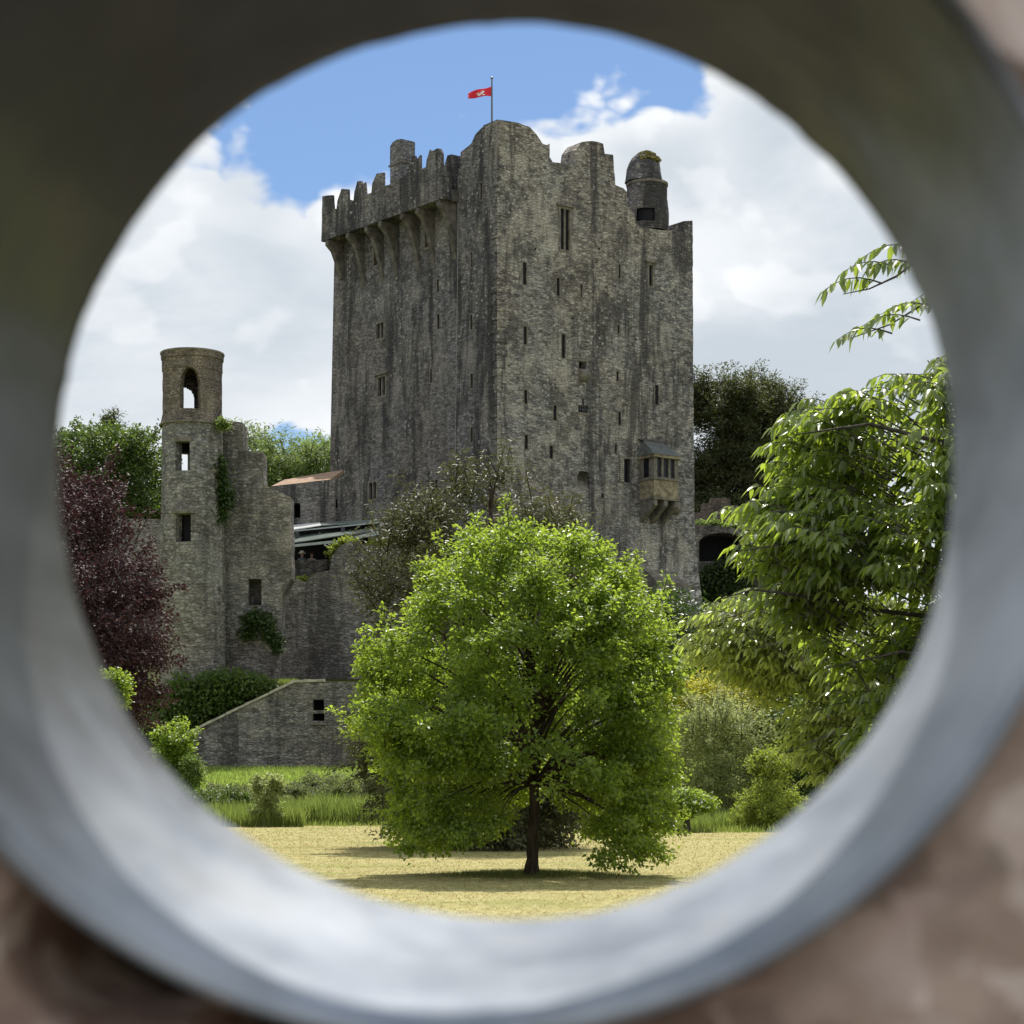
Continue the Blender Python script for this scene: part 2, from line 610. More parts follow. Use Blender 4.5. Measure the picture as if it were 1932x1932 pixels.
def arch_loop(r, rise=0.35, n=6):
    s0, s1, z0, z1 = r
    zs = z1 - (z1 - z0) * rise
    pts = [(s0, z0), (s1, z0), (s1, zs)]
    mid = (s0 + s1) / 2
    for k in range(1, n):
        a = math.pi / 2 * k / n
        pts.append((mid + (s1 - mid) * math.cos(a), zs + (z1 - zs) * math.sin(a)))
    pts.append((mid, z1))
    for k in range(n - 1, 0, -1):
        a = math.pi / 2 * k / n
        pts.append((mid - (mid - s0) * math.cos(a), zs + (z1 - zs) * math.sin(a)))
    pts.append((s0, zs))
    return pts


# ------------------------------------------------------------------ ground
def ground_h(x, y):
    """terrain height"""
    def ss(a, b, v):
        t = min(1, max(0, (v - a) / (b - a)))
        return t * t * (3 - 2 * t)
    h = 0.10 * mnoise.noise(Vector((x * 0.05, y * 0.05, 0.3))) * ss(20, 40, y) * (1 - ss(60, 75, y))
    h += 2.15 * ss(79, 95, y)
    left = 1 - ss(-6, 0, x)
    h += left * 4.4 * ss(98.2, 101.5, y)
    h += (1 - left) * 3.0 * ss(97.5, 104, y)
    h += (1 - left) * 1.5 * ss(104, 112, y)
    h += left * 1.6 * ss(101.5, 112, y)
    h += 3.5 * ss(112, 126, y)
    h += 1.5 * mnoise.noise(Vector((x * 0.03, y * 0.03, 9.3))) * ss(130, 180, y)
    return h


def build_ground():
    ys = list(np.concatenate([np.arange(-60, 0, 6), np.arange(0, 60, 1.0), np.arange(60, 140, 0.6), np.arange(140, 220, 4), np.geomspace(220, 4000, 18)]))
    xs = list(np.concatenate([-np.geomspace(2500, 70, 14), np.arange(-60, 60, 1.2), np.geomspace(70, 2500, 14)]))
    V = np.array([(x, y, ground_h(x, y)) for y in ys for x in xs])
    nx = len(xs)
    F = np.array([(j * nx + i, j * nx + i + 1, (j + 1) * nx + i + 1, (j + 1) * nx + i) for j in range(len(ys) - 1) for i in range(nx - 1)])
    m, g, out = new_mat('mown_lawn')
    co = g.new('ShaderNodeTexCoord').outputs['Object']
    sx = g.new('ShaderNodeSeparateXYZ')
    g.put(sx.inputs[0], co)
    n1 = g.noise(g.map(co, (1, 1, 1)), 0.35, 5, 0.6)
    n2 = g.noise(g.map(co, (2.0, 0.7, 1)), 3.0, 5, 0.7)
    n3 = g.noise(co, 38.0, 4, 0.7)
    rows = g.noise(g.map(co, (0.08, 1.1, 1)), 1.0, 3, 0.5)
    t = g.math('ADD', g.math('MULTIPLY', n2, 0.55), g.math('MULTIPLY', n3, 0.45))
    dry = g.mix(g.ramp(t, 0.30, 0.70), (0.25, 0.22, 0.085, 1), (0.54, 0.49, 0.235, 1))
    dry = g.mix(g.ramp(rows, 0.45, 0.68, 0, 0.35), dry, (0.27, 0.25, 0.09, 1))
    dry = g.mix(g.ramp(n1, 0.50, 0.66, 0, 0.6), dry, (0.23, 0.26, 0.075, 1))
    n5 = g.noise(g.map(co, (1, 0.45, 1), (8, 3, 0)), 1.1, 6, 0.7)
    dry = g.mix(g.ramp(n5, 0.55, 0.70, 0, 0.5), dry, (0.30, 0.22, 0.11, 1))
    green = g.mix(g.ramp(t, 0.3, 0.7), (0.12, 0.19, 0.022, 1), (0.27, 0.36, 0.05, 1))
    earth = g.mix(g.ramp(n1, 0.3, 0.7), (0.035, 0.045, 0.015, 1), (0.08, 0.085, 0.03, 1))
    yb = g.math('ADD', sx.outputs[1], g.math('MULTIPLY', g.math('SUBTRACT', n1, 0.5), 5.0))
    c = g.mix(g.ramp(yb, 77.0, 80.0), dry, green)
    c = g.mix(g.ramp(yb, 99.0, 103.0), c, earth)
    bm_h = g.math('ADD', n2, g.math('MULTIPLY', n3, 0.6))
    principled(g, out, c, 0.95, 0.1, g.bump(bm_h, 0.8, 0.06))
    o = np_mesh('lawn', V, F, m, smooth=True)
    tag(o, 'dry mown lawn rising to a green bank below the castle', 'lawn', kind='structure')


build_ground()
mb = MB()  # dark ground added out of view to dim the reflections in the pipe
n = 40
pv = [(-30 + 60 * i / n, yy + 0.5 * math.sin(i * 0.4), 0.012 + 0.0 * i) for yy in (-9.0, 21.0) for i in range(n + 1)]
mb.add(pv, [(i, i + 1, n + 2 + i, n + 1 + i) for i in range(n)], plain('added_dark_path', (0.052, 0.047, 0.041), 0.95, 0.15, var=0.4, scale=25))
tag(mb.build('path', None, fix=False), 'added dark path out of view, dimming the reflections in the pipe', 'path', kind='structure')

# ------------------------------------------------------------------ the keep
A = (-0.8, 112.0)
RD = (0.795, 0.607)
LD = (-0.607, 0.795)
PR = Plane(A[0], A[1], *RD)
PL = Plane(A[0], A[1], *LD)
keep = empty('castle_keep', (A[0], A[1], 9.0), 'tall grey stone castle keep with battlements, narrow slits and a jagged corner gable', 'castle')


def trace(pl, pts):
    return [pl.hit(*p) for p in pts]


ZB = 8.2
# right-hand face outline: corner base -> base right -> right edge -> ragged skyline -> corner top
right_top = [(1325, 1135), (1318, 1080), (1311, 1000), (1308, 700), (1307, 430), (1306.5, 416), (1290, 417), (1289, 438), (1262, 435), (1228, 431), (1202, 427),
             (1196, 404), (1185, 393), (1183, 362), (1176, 355), (1161, 349), (1157, 292), (1141, 290), (1138, 271), (1118, 266), (1097, 268),
             (1087, 282), (1083, 311), (1043, 306), (1037, 296), (1037, 271), (1034, 275), (1024, 271), (1012, 253), (999, 239), (970, 230), (941, 226)]
ro = trace(PR, right_top)
zc = ro[-1][1]
ro = [(0.0, ZB), (ro[0][0] + 0.35, ZB)] + rough_line(ro[:-1], 0.35, 0.05, 3.0) + [(0.0, zc)]
left_top = [(941, 226), (910, 240), (897, 253), (889, 271), (869, 287), (868, 318), (853, 322), (852, 291), (844, 293), (838, 312), (834, 335), (820, 352), (632, 432), (630, 520), (622, 900), (618, 1000)]
lo = trace(PL, left_top)
lo = [(0.0, zc)] + rough_line(lo[1:12], 0.35, 0.05, 8.0) + lo[12:] + [(lo[-1][0], ZB), (0.0, ZB)]
RW, LW = ro[1][0], lo[-2][0]

r_slits = [(990, 516, 5.5, 42), (1053, 541, 5, 34), (1097, 548, 2.6, 24), (1063, 653, 5.5, 45), (991, 633, 5, 34), (992, 749, 5, 26), (1047, 779, 5, 28),
           (1040, 853, 5.5, 24), (993, 834, 5, 27), (1169, 512, 3, 26), (1167, 621, 3.2, 16), (1165, 710, 3.2, 18), (1169, 790, 4.2, 25), (1162, 846, 3.2, 18),
           (1239, 745, 5.5, 37), (1137, 935, 4, 9)]
l_slits = [(826, 539, 3.4, 25), (827, 607, 4, 28), (889, 608, 3.4, 29), (813, 709, 3.2, 26), (890, 719, 4, 28), (890, 820, 3.6, 28), (890, 490, 3, 28), (908, 361, 3.2, 33)]
l_wins = [(712, 483, 15, 36), (808, 449, 14, 36), (717, 624, 15, 31), (720, 729, 15, 38), (703, 926, 15, 34), (820, 922, 14, 34)]
r_holes, l_holes = [], []
slit_jobs = []
for (x, y, w, h) in r_slits:
    rc = px_rect(PR, x, y, w * 1.2, h)
    r_holes.append(rect_loop(rc))
    slit_jobs.append((PR, rc))
for (x, y, w, h) in l_slits:
    rc = px_rect(PL, x, y, w * 1.2, h)
    l_holes.append(rect_loop(rc))
    slit_jobs.append((PL, rc))
win_jobs = []
for (x, y, w, h) in l_wins:
    rc = px_rect(PL, x, y, w, h)
    l_holes.append(rect_loop(rc))
    win_jobs.append((PL, rc, 2, y in (483, 449, 729)))
for (x, y, w, h, n) in [(1066, 433, 19, 80, 2), (1228, 520, 9, 42, 1)]:
    rc = px_rect(PR, x, y, w, h)
    r_holes.append(rect_loop(rc))
    win_jobs.append((PR, rc, n, True))
niche_r = px_rect(PR, 1101, 907, 24, 36)
r_holes.append([(niche_r[0], niche_r[2]), (niche_r[1], niche_r[2]), (niche_r[1], niche_r[3] - 0.3), (niche_r[1] - 0.2, niche_r[3]), (niche_r[0] + 0.2, niche_r[3]), (niche_r[0], niche_r[3] - 0.3)])
chute_a = px_rect(PR, 1099, 690, 13, 16)
chute_b = px_rect(PR, 1271, 942, 11, 15)
grille = px_rect(PR, 1100, 772, 18, 14)
grille_slot = px_rect(PR, 1100, 760, 3, 9)
door_r = px_rect(PR, 1183, 888, 12, 44)
for rc in (chute_a, chute_b, grille, door_r):
    r_holes.append(rect_loop(rc))
putlog = []
for (x, y) in [(1185, 420), (1010, 470), (1130, 470), (960, 690), (1080, 600), (1200, 640)]:
    rc = px_rect(PR, x, y, 4, 4)
    r_holes.append(rect_loop(rc))
    putlog.append((PR, rc))

mb = MB()
corner = lambda a, b: abs(a[0]) < 1e-6 and abs(b[0]) < 1e-6
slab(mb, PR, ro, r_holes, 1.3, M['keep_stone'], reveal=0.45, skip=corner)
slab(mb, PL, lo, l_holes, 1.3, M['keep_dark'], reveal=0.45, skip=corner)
for pl, rc in putlog:
    mb.quad(*[pl.at(s, z, 0.449) for s, z in rect_loop(rc)], M['void'])
# the two far walls close the block; an added, unseen roof deck keeps the inside dark
TR = PR.hit(1307, 440)[0]
TL = PL.hit(631, 480)[0]
pl_box(mb, PR, TR - 1.25, TR - 0.01, ZB, 32.6, 1.304, TL - 0.02, M['keep_dark'])
pl_box(mb, PR, 1.304, TR - 1.254, ZB, 32.6, TL - 1.25, TL - 0.015, M['keep_dark'])
o = mb.build('wall', keep)
mb = MB()
mb.hexa([PR.at(1.35, 31.0, 1.35), PR.at(RW - 1.7, 31.0, 1.35), PR.at(RW - 1.7, 31.0, LW - 1.5), PR.at(1.35, 31.0, LW - 1.5),
         PR.at(1.35, 31.3, 1.35), PR.at(RW - 1.7, 31.3, 1.35), PR.at(RW - 1.7, 31.3, LW - 1.5), PR.at(1.35, 31.3, LW - 1.5)], M['dark_stone'])
mb.build('roof', keep)

# corner quoins: long and short blocks bedded into the near corner
mb = MB()
z, k = 12.0, 0
while z < 35.0:
    h = random.uniform(0.22, 0.4)
    a = random.uniform(0.45, 0.8) if k % 2 else random.uniform(0.15, 0.35)
    b = random.uniform(0.15, 0.3) if k % 2 else random.uniform(0.4, 0.7)
    e = random.uniform(0.02, 0.06)
    p = PR
    q = lambda s, t, zz: Vector((A[0], A[1], zz)) + PR.d * s + PL.d * t + Vector((0, 0, 0))
    mb.hexa([q(-e, -e, z), q(a, -e, z), q(a, 0.1, z), q(0.1, b, z), q(-e, -e, z + h), q(a, -e, z + h), q(a, 0.1, z + h), q(0.1, b, z + h)], M['keep_stone'])
    mb.add([q(-e, -e, z), q(-e, b, z), q(0.1, b, z), q(-e, -e, z + h), q(-e, b, z + h), q(0.1, b, z + h)],
           [(0, 1, 4, 3), (1, 2, 5, 4), (0, 2, 1), (3, 4, 5)], M['keep_dark'])
    z += h + random.uniform(0.0, 0.12)
    k += 1
mb.build('quoin', keep)


# arrow slits
def ring(mb, pl, rc, w, d0, d1, mat, inner=0.0):
    s0, s1, z0, z1 = rc
    o = [(s0 - w, z0 - w), (s1 + w, z0 - w), (s1 + w, z1 + w), (s0 - w, z1 + w)]
    i = [(s0 + inner, z0 + inner), (s1 - inner, z0 + inner), (s1 - inner, z1 - inner), (s0 + inner, z1 - inner)]
    P8 = [pl.at(*p, d0) for p in o] + [pl.at(*p, d0) for p in i] + [pl.at(*p, d1) for p in o] + [pl.at(*p, d1) for p in i]
    f = []
    for k in range(4):
        n = (k + 1) % 4
        f += [(k, n, 4 + n, 4 + k), (8 + k, 12 + k, 12 + n, 8 + n), (k, 8 + k, 8 + n, n), (4 + k, 4 + n, 12 + n, 12 + k)]
    mb.add(P8, f, mat)


def make_slit(pl, rc):
    s0, s1, z0, z1 = rc
    mb = MB()
    ring(mb, pl, rc, 0.05, -0.012, 0.05, M['dressed'], 0.003)
    o = mb.build('arrow_slit', keep)
    mb = MB()
    mb.quad(*[pl.at(s, z, 0.055) for s, z in rect_loop(rc)], M['void'])  # black sheet close to the face: the slit's inner shade as colour
    mb.build('opening', o)


for pl, rc in slit_jobs:
    make_slit(pl, rc)


def make_window(pl, rc, lights, hood, parent=None):
    s0, s1, z0, z1 = rc
    fw = 0.09
    mb = MB()
    ring(mb, pl, rc, fw, -0.02, 0.14, M['dressed'], 0.045)
    if hood:
        pl_box(mb, pl, s0 - 0.26, s1 + 0.26, z1 + fw + 0.003, z1 + fw + 0.13, -0.13, 0.05, M['dressed'])
    w = mb.build('window', keep)
    if lights == 2:
        mb = MB()
        mid = (s0 + s1) / 2
        pl_box(mb, pl, mid - 0.045, mid + 0.045, z0 + 0.047, z1 - 0.047, 0.005, 0.135, M['dressed'])
        mb.build('mullion', w)
    mb = MB()
    mb.quad(*[pl.at(s, z, 0.145) for s, z in rect_loop(rc)], M['glass'])
    mb.build('pane', w)


for j in win_jobs:
    make_window(*j)

# niche, garderobe chutes, barred opening, door
mb = MB()
s0, s1, z0, z1 = niche_r
mb.hexa([PR.at(s0, z0, 0.03), PR.at(s1, z0, 0.03), PR.at(s1, z0, 0.44), PR.at(s0, z0, 0.44),
         PR.at(s0, z0 + 0.02, 0.02), PR.at(s1, z0 + 0.02, 0.02), PR.at(s1, z0 + 0.62, 0.44), PR.at(s0, z0 + 0.62, 0.44)], M['dressed'])
mb.quad(PR.at(s0, z0, 0.447), PR.at(s1, z0, 0.447), PR.at(s1, z1, 0.447), PR.at(s0, z1, 0.447), M['dark_stone'])
mb.build('niche', keep)
for rc in (chute_a, chute_b):
    s0, s1, z0, z1 = rc
    mb = MB()
    mb.quad(*[PR.at(s, z, 0.44) for s, z in rect_loop(rc)], M['void'])
    w = s1 - s0
    n = 6
    prof = [(-0.0, z0 + 0.05)] + [(-0.34 * math.sin(math.pi * (0.15 + 0.7 * k / n)), z0 + 0.0 - 0.62 * k / n) for k in range(n + 1)] + [(0.0, z0 - 0.66)]
    for i in range(len(prof) - 1):
        (d0, za), (d1, zb) = prof[i], prof[i + 1]
        mb.quad(PR.at(s0 - 0.05, za, d0), PR.at(s1 + 0.08, za, d0), PR.at(s1 + 0.08, zb, d1), PR.at(s0 - 0.05, zb, d1), M['dressed'])
    for s in (s0 - 0.05, s1 + 0.08):
        mb.add([PR.at(s, zz, d) for d, zz in prof], [tuple(range(len(prof)))], M['dressed'])
    pl_box(mb, PR, s0 - 0.15, s1 + 0.15, z1 + 0.004, z1 + 0.14, -0.05, 0.15, M['dressed'])
    mb.build('garderobe_chute', keep)
mb = MB()
s0, s1, z0, z1 = grille
mb.quad(*[PR.at(s, z, 0.44) for s, z in rect_loop(grille)], M['void'])
for k in range(1, 4):
    s = s0 + (s1 - s0) * k / 4
    pl_box(mb, PR, s - 0.012, s + 0.012, z0, z1, 0.03, 0.06, M['metal_pole'])
pl_box(mb, PR, s0, s1, (z0 + z1) / 2 - 0.012, (z0 + z1) / 2 + 0.012, 0.062, 0.09, M['metal_pole'])
pl_box(mb, PR, s0 - 0.12, s1 + 0.12, z0 - 0.1, z0 - 0.004, -0.04, 0.1, M['dressed'])
pl_box(mb, PR, grille_slot[0], grille_slot[1], z1 + 0.006, grille_slot[3] + 0.1, -0.004, 0.02, M['void'])
mb.build('barred_window', keep)
mb = MB()
s0, s1, z0, z1 = door_r
pl_box(mb, PR, s0 + 0.01, s1 - 0.01, z0 + 0.01, z1 - 0.01, 0.25, 0.31, M['glass'])
pl_box(mb, PR, s0 - 0.08, s1 + 0.08, z1 + 0.004, z1 + 0.14, -0.03, 0.15, M['dressed'])
mb.build('doorway', keep)
mb = MB()
mb_s0, _ = PR.hit(1168, 888)
pl_box(mb, PR, mb_s0, s0 - 0.02, z0 - 0.02, z1 + 0.05, -0.06, -0.008, M['dressed'])
for k in range(11):
    zz = z0 + (z1 - z0) * (k + 0.5) / 11
    pl_box(mb, PR, mb_s0 + 0.04, s0 - 0.06, zz - 0.02, zz + 0.02, -0.075, -0.062, M['pale_stone'])
mb.build('shutter', keep)
mb = MB()
sl = PR.hit(1215, 1080)[0]
sr = PR.hit(1275, 1100)[0]
za, zb2 = PR.hit(1240, 1076)[1], PR.hit(1250, 1102)[1]
mb.hexa([PR.at(sl, zb2 - 0.5, -1.1), PR.at(sr, zb2 - 0.5, -1.1), PR.at(sr, zb2 - 0.5, -0.01), PR.at(sl, zb2 - 0.5, -0.01),
         PR.at(sl, zb2, -1.1), PR.at(sr, zb2, -1.1), PR.at(sr - 0.4, za, -0.01), PR.at(sl, za, -0.01)], M['dressed'])
mb.build('buttress_ledge', keep)

# oriel window on the right-hand face
oriel = bpy.data.objects.new('oriel', None)
col.objects.link(oriel)
oriel.parent = keep
osl, osr = PR.hit(1207, 880)[0], PR.hit(1252, 880)[0]
zt, zw1, zw0, zb1, zk = [PR.hit(1228, v)[1] for v in (834, 866, 908, 944, 988)]
OD = 1.25
mb = MB()
# the sandy stone box under the lights
pl_box(mb, PR, osl, osr, zb1, zw0 - 0.1, -OD, -0.003, M['sandy'])
mb.build('base', oriel)
mb = MB()
pl_box(mb, PR, osl - 0.08, osr + 0.08, zw0 - 0.097, zw0 + 0.06, -OD - 0.09, -0.003, M['dressed'])
pl_box(mb, PR, osl - 0.06, osr + 0.06, zb1 - 0.12, zb1 - 0.003, -OD - 0.06, -0.003, M['dressed'])
pl_box(mb, PR, osl - 0.14, osr + 0.14, zw1 - 0.12, zw1 + 0.04, -OD - 0.16, -0.003, M['sandy'])
mb.build('string_course', oriel)
mb = MB()
zA, zB_ = zw0 + 0.063, zw1 - 0.123
for k, s in enumerate(np.linspace(osl + 0.12, osr - 0.12, 4)):
    hw = 0.12 if k in (0, 3) else 0.07
    pl_box(mb, PR, s - hw, s + hw, zA, zB_, -OD, -OD + 0.18, M['dressed'])
for s in (osl, osr - 0.16):
    for dd in (-OD + 0.181, -0.30):
        pl_box(mb, PR, s, s + 0.16, zA, zB_, dd, dd + 0.27, M['dressed'])
mb.build('frame', oriel)
mb = MB()
pl_box(mb, PR, osl + 0.06, osr - 0.06, zA + 0.002, zB_ - 0.002, -OD + 0.10, -0.01, M['glass'])
mb.build('window', oriel)
mb = MB()
rs = 0.5
mb.hexa([PR.at(osl - 0.2, zw1 + 0.045, -OD - 0.2), PR.at(osr + 0.2, zw1 + 0.045, -OD - 0.2), PR.at(osr + 0.2, zw1 + 0.045, -0.004), PR.at(osl - 0.2, zw1 + 0.045, -0.004),
         PR.at(osl + 0.1, zt, -0.18), PR.at(osr - 0.15, zt, -0.18), PR.at(osr - 0.15, zt, -0.004), PR.at(osl + 0.1, zt, -0.004)], M['slate'])
pl_box(mb, PR, osl - 0.15, osr - 0.05, zt + 0.004, zt + 0.09, -0.2, -0.004, M['dark_stone'])
mb.build('roof', oriel)
for s in (osl + 0.12, (osl + osr) / 2, osr - 0.12):
    mb = MB()
    w = 0.13
    zc0 = zb1 - 0.123
    mb.add([PR.at(s - w, zc0, -OD), PR.at(s - w, zc0, -0.004), PR.at(s - w, zk, -0.004), PR.at(s - w, zc0 - 0.35, -OD),
            PR.at(s + w, zc0, -OD), PR.at(s + w, zc0, -0.004), PR.at(s + w, zk, -0.004), PR.at(s + w, zc0 - 0.35, -OD)],
           [(0, 1, 2, 3), (7, 6, 5, 4), (0, 4, 5, 1), (3, 2, 6, 7), (0, 3, 7, 4)], M['dressed'])
    mb.build('corbel', oriel)

# machicolated parapet along the left-hand face
PROJ = 1.15
PM = Plane(A[0] + PL.n.x * PROJ, A[1] + PL.n.y * PROJ, *LD)
z4 = lambda zx, zy: (589.6 + 0.16433 * zx, 249.4 + 0.16433 * zy)
crest = [z4(*p) for p in [(1488, 770), (1488, 250), (1465, 190), (1430, 185), (1380, 215), (1345, 200), (1310, 320), (1300, 400), (1240, 430), (1235, 260), (1190, 330), (1175, 270), (1150, 262),
                          (1095, 430), (1080, 480), (885, 600), (815, 620), (815, 462), (735, 475), (685, 590), (675, 695), (612, 715), (600, 572), (575, 612), (555, 560),
                          (515, 562), (480, 685), (470, 785), (412, 770), (410, 655), (332, 650), (285, 790), (275, 880), (240, 880), (230, 722), (112, 735), (108, 1000)]]
crest = trace(PM, crest)
under = trace(PM, [(606, 456), (835, 374)])
pm_out = rough_line(crest, 0.4, 0.05, 1.0) + [under[0], under[1]]
mb = MB()
slab(mb, PM, pm_out, [], 0.13, M['keep_dark'])
low = trace(PM, [(834, 300 + 22), (724, 357), (690, 373), (667, 384), (635, 400), (608, 412)])
slab(mb, PM, [under[1]] + low + [under[0]], [], 0.5, M['keep_dark'], depth0=0.133)
# wall-walk floor over the murder holes
a0, a1 = under
mb.hexa([PM.at(a1[0], a1[1] - 0.02, 0.63), PM.at(a0[0], a0[1] - 0.02, 0.63), PM.at(a0[0], a0[1] - 0.02, PROJ - 0.005), PM.at(a1[0], a1[1] - 0.02, PROJ - 0.005),
         PM.at(a1[0], a1[1] + 0.6, 0.63), PM.at(a0[0], a0[1] + 0.6, 0.63), PM.at(a0[0], a0[1] + 0.6, PROJ - 0.005), PM.at(a1[0], a1[1] + 0.6, PROJ - 0.005)], M['dark_stone'])
mb.build('parapet', keep)
# split gravestone-like merlon slabs behind the parapet crest give the double points
# corbels
cpx = [616, 655, 690, 716, 757, 786, 826]
for i, px in enumerate(cpx):
    t = (px - 606) / (835 - 606)
    s = PM.hit(px, 456 + (374 - 456) * t)[0]
    zt_ = under[0][1] + (under[1][1] - under[0][1]) * ((s - under[0][0]) / (under[1][0] - under[0][0])) - 0.025
    w = 0.17
    mb = MB()
    H = 3.1 if i else 2.2
    prof = [(0.02, zt_), (0.02, zt_ - 0.28), (0.40, zt_ - 0.62), (0.72, zt_ - 1.35), (0.98, zt_ - 2.2), (PROJ - 0.004, zt_ - H), (PROJ - 0.004, zt_)]
    n = len(prof)
    mb.add([PM.at(s - w, zz, d) for d, zz in prof] + [PM.at(s + w, zz, d) for d, zz in prof],
           [tuple(range(n)), tuple(range(2 * n - 1, n - 1, -1))] + [(k, (k + 1) % n, n + (k + 1) % n, n + k) for k in range(n)], M['corbel'])
    mb.build('corbel', keep)

# chimney stack rising behind the parapet
PC = Plane(A[0] - PL.n.x * 0.8, A[1] - PL.n.y * 0.8, *LD)
ch = trace(PC, [(758, 372), (736, 372), (736, 276), (741, 268), (749, 263), (758, 262)])
mb = MB()
chr_ = [(p[0], p[1]) for p in ch]
slab(mb, PC, rough_line(chr_ + [chr_[0]], 0.3, 0.04, 2.2)[:-1], [], 0.95, M['tower_stone'])
s_l, s_r = ch[1][0], ch[0][0]
zcap = PC.hit(760, 268)[1]
pl_box(mb, PC, min(s_l, s_r) - 0.1, max(s_l, s_r) + 0.1, zcap - 1.15, zcap - 1.05, -0.06, 1.02, M['dressed'])
mb.build('chimney', keep)

# round turret with its domed cap on the right-hand wall
ts = PR.hit(1220, 430)[0]
for _ in range(20):
    tb = PR.at(ts, 0, 1.35)
    ts += (1221 - (CX + tb.x / tb.y * FPX)) * 0.03
kk = FPX / tb.y
zpy = lambda py: CAMZ + (HZ - py) / kk
mb = MB()
seg = 44
cx_t = tb.x
R0 = 41 / kk
prof = [(R0, zpy(440)), (R0, zpy(430))]
rows = [(440, 41), (431, 41), (427, 41), (403, 41), (399, 41), (392, 40.5), (380, 38), (376, 37.5), (352, 37.5)]
vs, fs = [], []
for j, (py, r) in enumerate(rows):
    for k in range(seg):
        q = 2 * math.pi * k / seg
        rr = r / kk * (1 + 0.05 * mnoise.noise(Vector((math.cos(q) * 3, math.sin(q) * 3, py * 0.11))))
        vs.append((cx_t + rr * math.cos(q), tb.y + rr * math.sin(q), zpy(py)))
for j in range(len(rows) - 1):
    for k in range(seg):
        ang = 2 * math.pi * (k + 0.5) / seg
        if j in (2, ) and 1.33 * math.pi < ang < 1.60 * math.pi:
            continue
        k2 = (k + 1) % seg
        fs.append((j * seg + k, j * seg + k2, (j + 1) * seg + k2, (j + 1) * seg + k))
mb.add(vs, fs, M['keep_dark'])
mb.lathe((cx_t, tb.y), [(37.0 / kk, zpy(440)), (36.0 / kk, zpy(398)), (0.01, zpy(396))], M['void'], 24)
mb.build('turret', keep)
turret_o = keep.children[-1] if keep.children else None
mb = MB()
mb.lathe((cx_t, tb.y), [(37 / kk, zpy(353)), (39.5 / kk, zpy(352)), (39.5 / kk, zpy(347.5)), (36 / kk, zpy(346.5))], M['dressed'], 40)
mb.build('string_course', keep)
mb = MB()
mb.lathe((cx_t - 6 / kk, tb.y), [(37 / kk, zpy(346)), (34.5 / kk, zpy(336)), (31 / kk, zpy(320)), (28.5 / kk, zpy(309)), (23 / kk, zpy(300)), (14 / kk, zpy(292)), (5 / kk, zpy(287)), (0.01, zpy(286))],
         M['keep_dark'], 40, wob=0.13)
moss_m = plain('golden_moss', (0.15, 0.135, 0.04), 0.95, 0.1, var=0.6, scale=5)
mb.build('dome', keep)
mb = MB()
cxm = cx_t - 1 / kk
for k in range(110):
    q = random.uniform(math.pi, 2 * math.pi)
    r = random.uniform(2, 27) / kk
    zz = zpy(288 + (r * kk / 26) ** 2 * 20) + 0.05
    s = random.uniform(0.05, 0.19)
    p = Vector((cxm + r * math.cos(q), tb.y + r * math.sin(q), zz))
    mb.lathe((p.x, p.y), [(0.01, p.z - s * 0.5), (s, p.z - s * 0.3), (s * 0.8, p.z + s * 0.2), (0.01, p.z + s * 0.4)], moss_m, 6, random.random())
mb.build('moss', keep)

# lightning conductor running down the left-hand face
mb = MB()
pts = [PL.at(*PL.hit(x, y), -0.05) for x, y in [(866, 332), (865, 500), (863, 650), (861, 800), (860, 900)]]
mb.tube(pts, 0.013, plain('aluminium_strip', (0.30, 0.30, 0.31), 0.5, 0.5), 5)
mb.build('lightning_conductor', keep)

# ------------------------------------------------------------------ flag on the gable
fp = P(928, 235, 114.6)
flag = empty('flagpole', (fp.x, fp.y, fp.z - 1.2), 'slim dark flagpole with a red flag on top of the castle keep', 'flagpole')
mb = MB()
zt_ = P(928.5, 149, 114.6).z
mb.tube([(fp.x, fp.y, fp.z - 1.2), (fp.x, fp.y, fp.z + 1.5), (fp.x, fp.y, zt_)], [0.06, 0.05, 0.04], M['metal_pole'], 10)
mb.lathe((fp.x, fp.y), [(0.01, zt_ - 0.02), (0.08, zt_ + 0.02), (0.08, zt_ + 0.08), (0.01, zt_ + 0.14)], M['metal_pole'], 10)
mb.build('pole', flag)
red = plain('red_flag_cloth', (0.62, 0.030, 0.055), 0.75, 0.2, var=0.15, scale=2)
white = plain('white_flag_emblem', (0.75, 0.72, 0.72), 0.75, 0.2, var=0.05)
U, W_ = 22, 9
top = lambda u: 163 + 12.5 * u ** 1.2 + 1.2 * math.sin(u * 7)
bot = lambda u: 182 + 3.5 * u ** 1.5 - 1.4 * math.sin(u * 6)


def flagpt(u, v, off=0.0):
    px = 928 - 45 * u
    py = top(u) * (1 - v) + bot(u) * v
    Yd = 114.6 + 0.16 * math.sin(u * 9 + v * 1.5) * (0.2 + u) + off
    return P(px, py, Yd)


